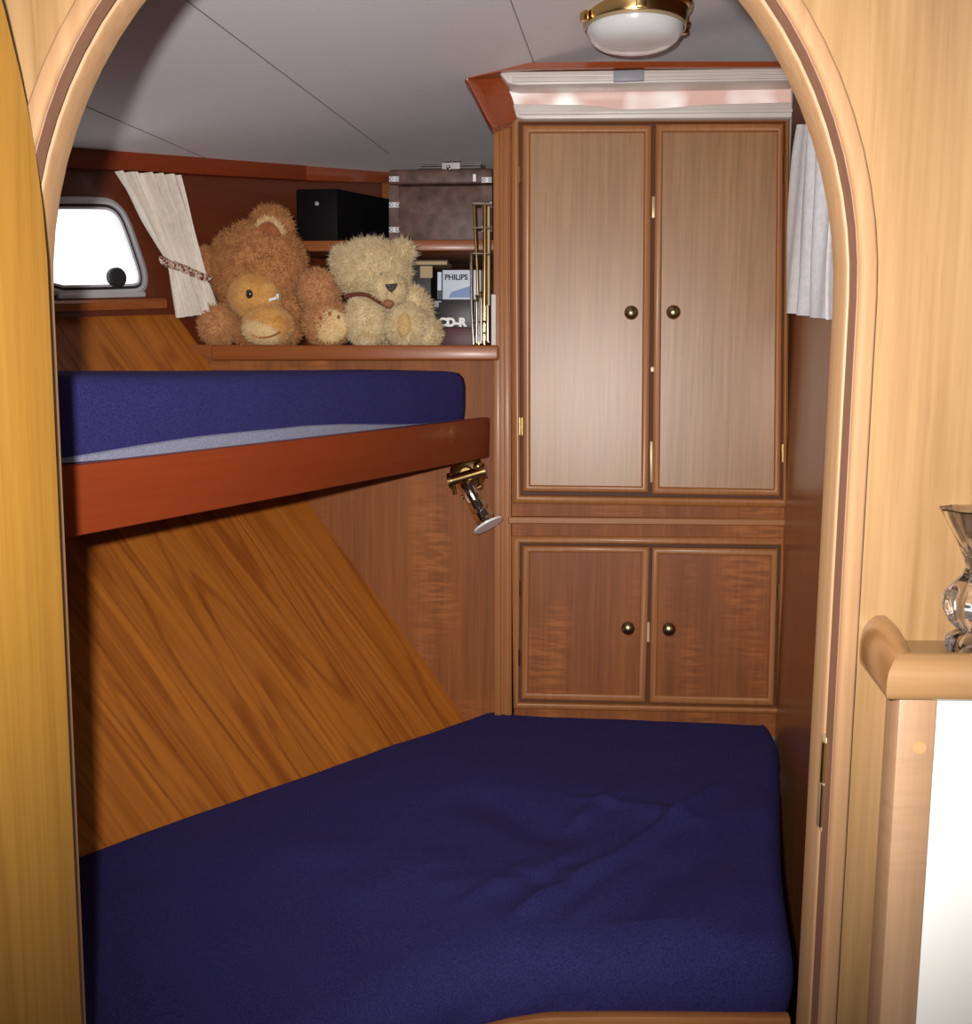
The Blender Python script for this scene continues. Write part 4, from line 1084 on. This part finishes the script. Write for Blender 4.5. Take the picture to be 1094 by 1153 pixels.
mb = MB(); mb.box((PX1, CY + .014, 0), (1.1, CY + .034, CBm)); wp = mb.build('front_panel', M['whitepanel'], ctr); wp['label'] = 'white front panel'

# ---- cut glass on the counter
gz = CT - .0078
gpos = hitZ(1097, 722, gz); gpos.y = min(gpos.y, .815); gpos.x = hitY(1103, 640, gpos.y).x
print('glass', gpos, CT)
cg = thing('glass_ornament', (gpos.x, gpos.y, gz), 'cut crystal glass bowl on stem standing on the counter', 'glass')
def fluted(prof, n=48, k=8, amp=.06):
    L = []
    for r, h in prof:
        L.append([V((gpos.x + r*(1 + amp*math.cos(k*2*PI*i/n))*math.cos(2*PI*i/n), gpos.y + r*(1 + amp*math.cos(k*2*PI*i/n))*math.sin(2*PI*i/n), gz + h)) for i in range(n)])
    return L
mb = MB(); mb.loops(fluted([(.0005, .0005), (.020, .0005), (.022, .004), (.021, .010), (.017, .014), (.012, .017)], amp=.10), True, True, True); mb.build('foot', M['crystal'], cg)
mb = MB(); mb.loops(fluted([(.011, .0165), (.020, .026), (.025, .036), (.024, .046), (.017, .056), (.012, .063), (.010, .0685)], amp=.13), True, True, True); mb.build('stem', M['crystal'], cg)
mb = MB(); mb.loops(fluted([(.010, .068), (.012, .076), (.018, .090), (.026, .104), (.032, .115), (.0325, .117), (.030, .116), (.024, .104), (.016, .090), (.008, .080), (.0005, .079)], amp=.05, k=10), True, True, True); mb.build('bowl', M['crystal'], cg)

# ================================================================== LIGHT
fl_ = bpy.data.lights.new('camera_flash', 'SPOT'); fo = bpy.data.objects.new('camera_flash', fl_); col.objects.link(fo)
fo.location = (-.042, -.01, 1.428); fl_.energy = 165; fl_.color = (1.0, .95, .90); fl_.shadow_soft_size = .012
fl_.spot_size = math.radians(90); fl_.spot_blend = 1.0
tgt = V((.05, 2.3, 1.38)); fo.rotation_euler = (tgt - fo.location).to_track_quat('-Z', 'Y').to_euler()
# unseen fill lamp added behind the photographer, standing in for saloon daylight
al = bpy.data.lights.new('saloon_fill', 'AREA'); ao = bpy.data.objects.new('saloon_fill', al); col.objects.link(ao)
al.shape = 'RECTANGLE'; al.size = 1.6; al.size_y = .9; al.energy = 9; al.color = (1.0, .95, .88); ao.location = (.9, -1.6, 2.0)
ao.rotation_euler = (V((.2, .9, 1.3)) - ao.location).to_track_quat('-Z', 'Y').to_euler()
w = bpy.data.worlds.new('world'); sc.world = w; w.use_nodes = True
bg = w.node_tree.nodes['Background']; bg.inputs[0].default_value = (1.0, .97, .92, 1); bg.inputs[1].default_value = .20
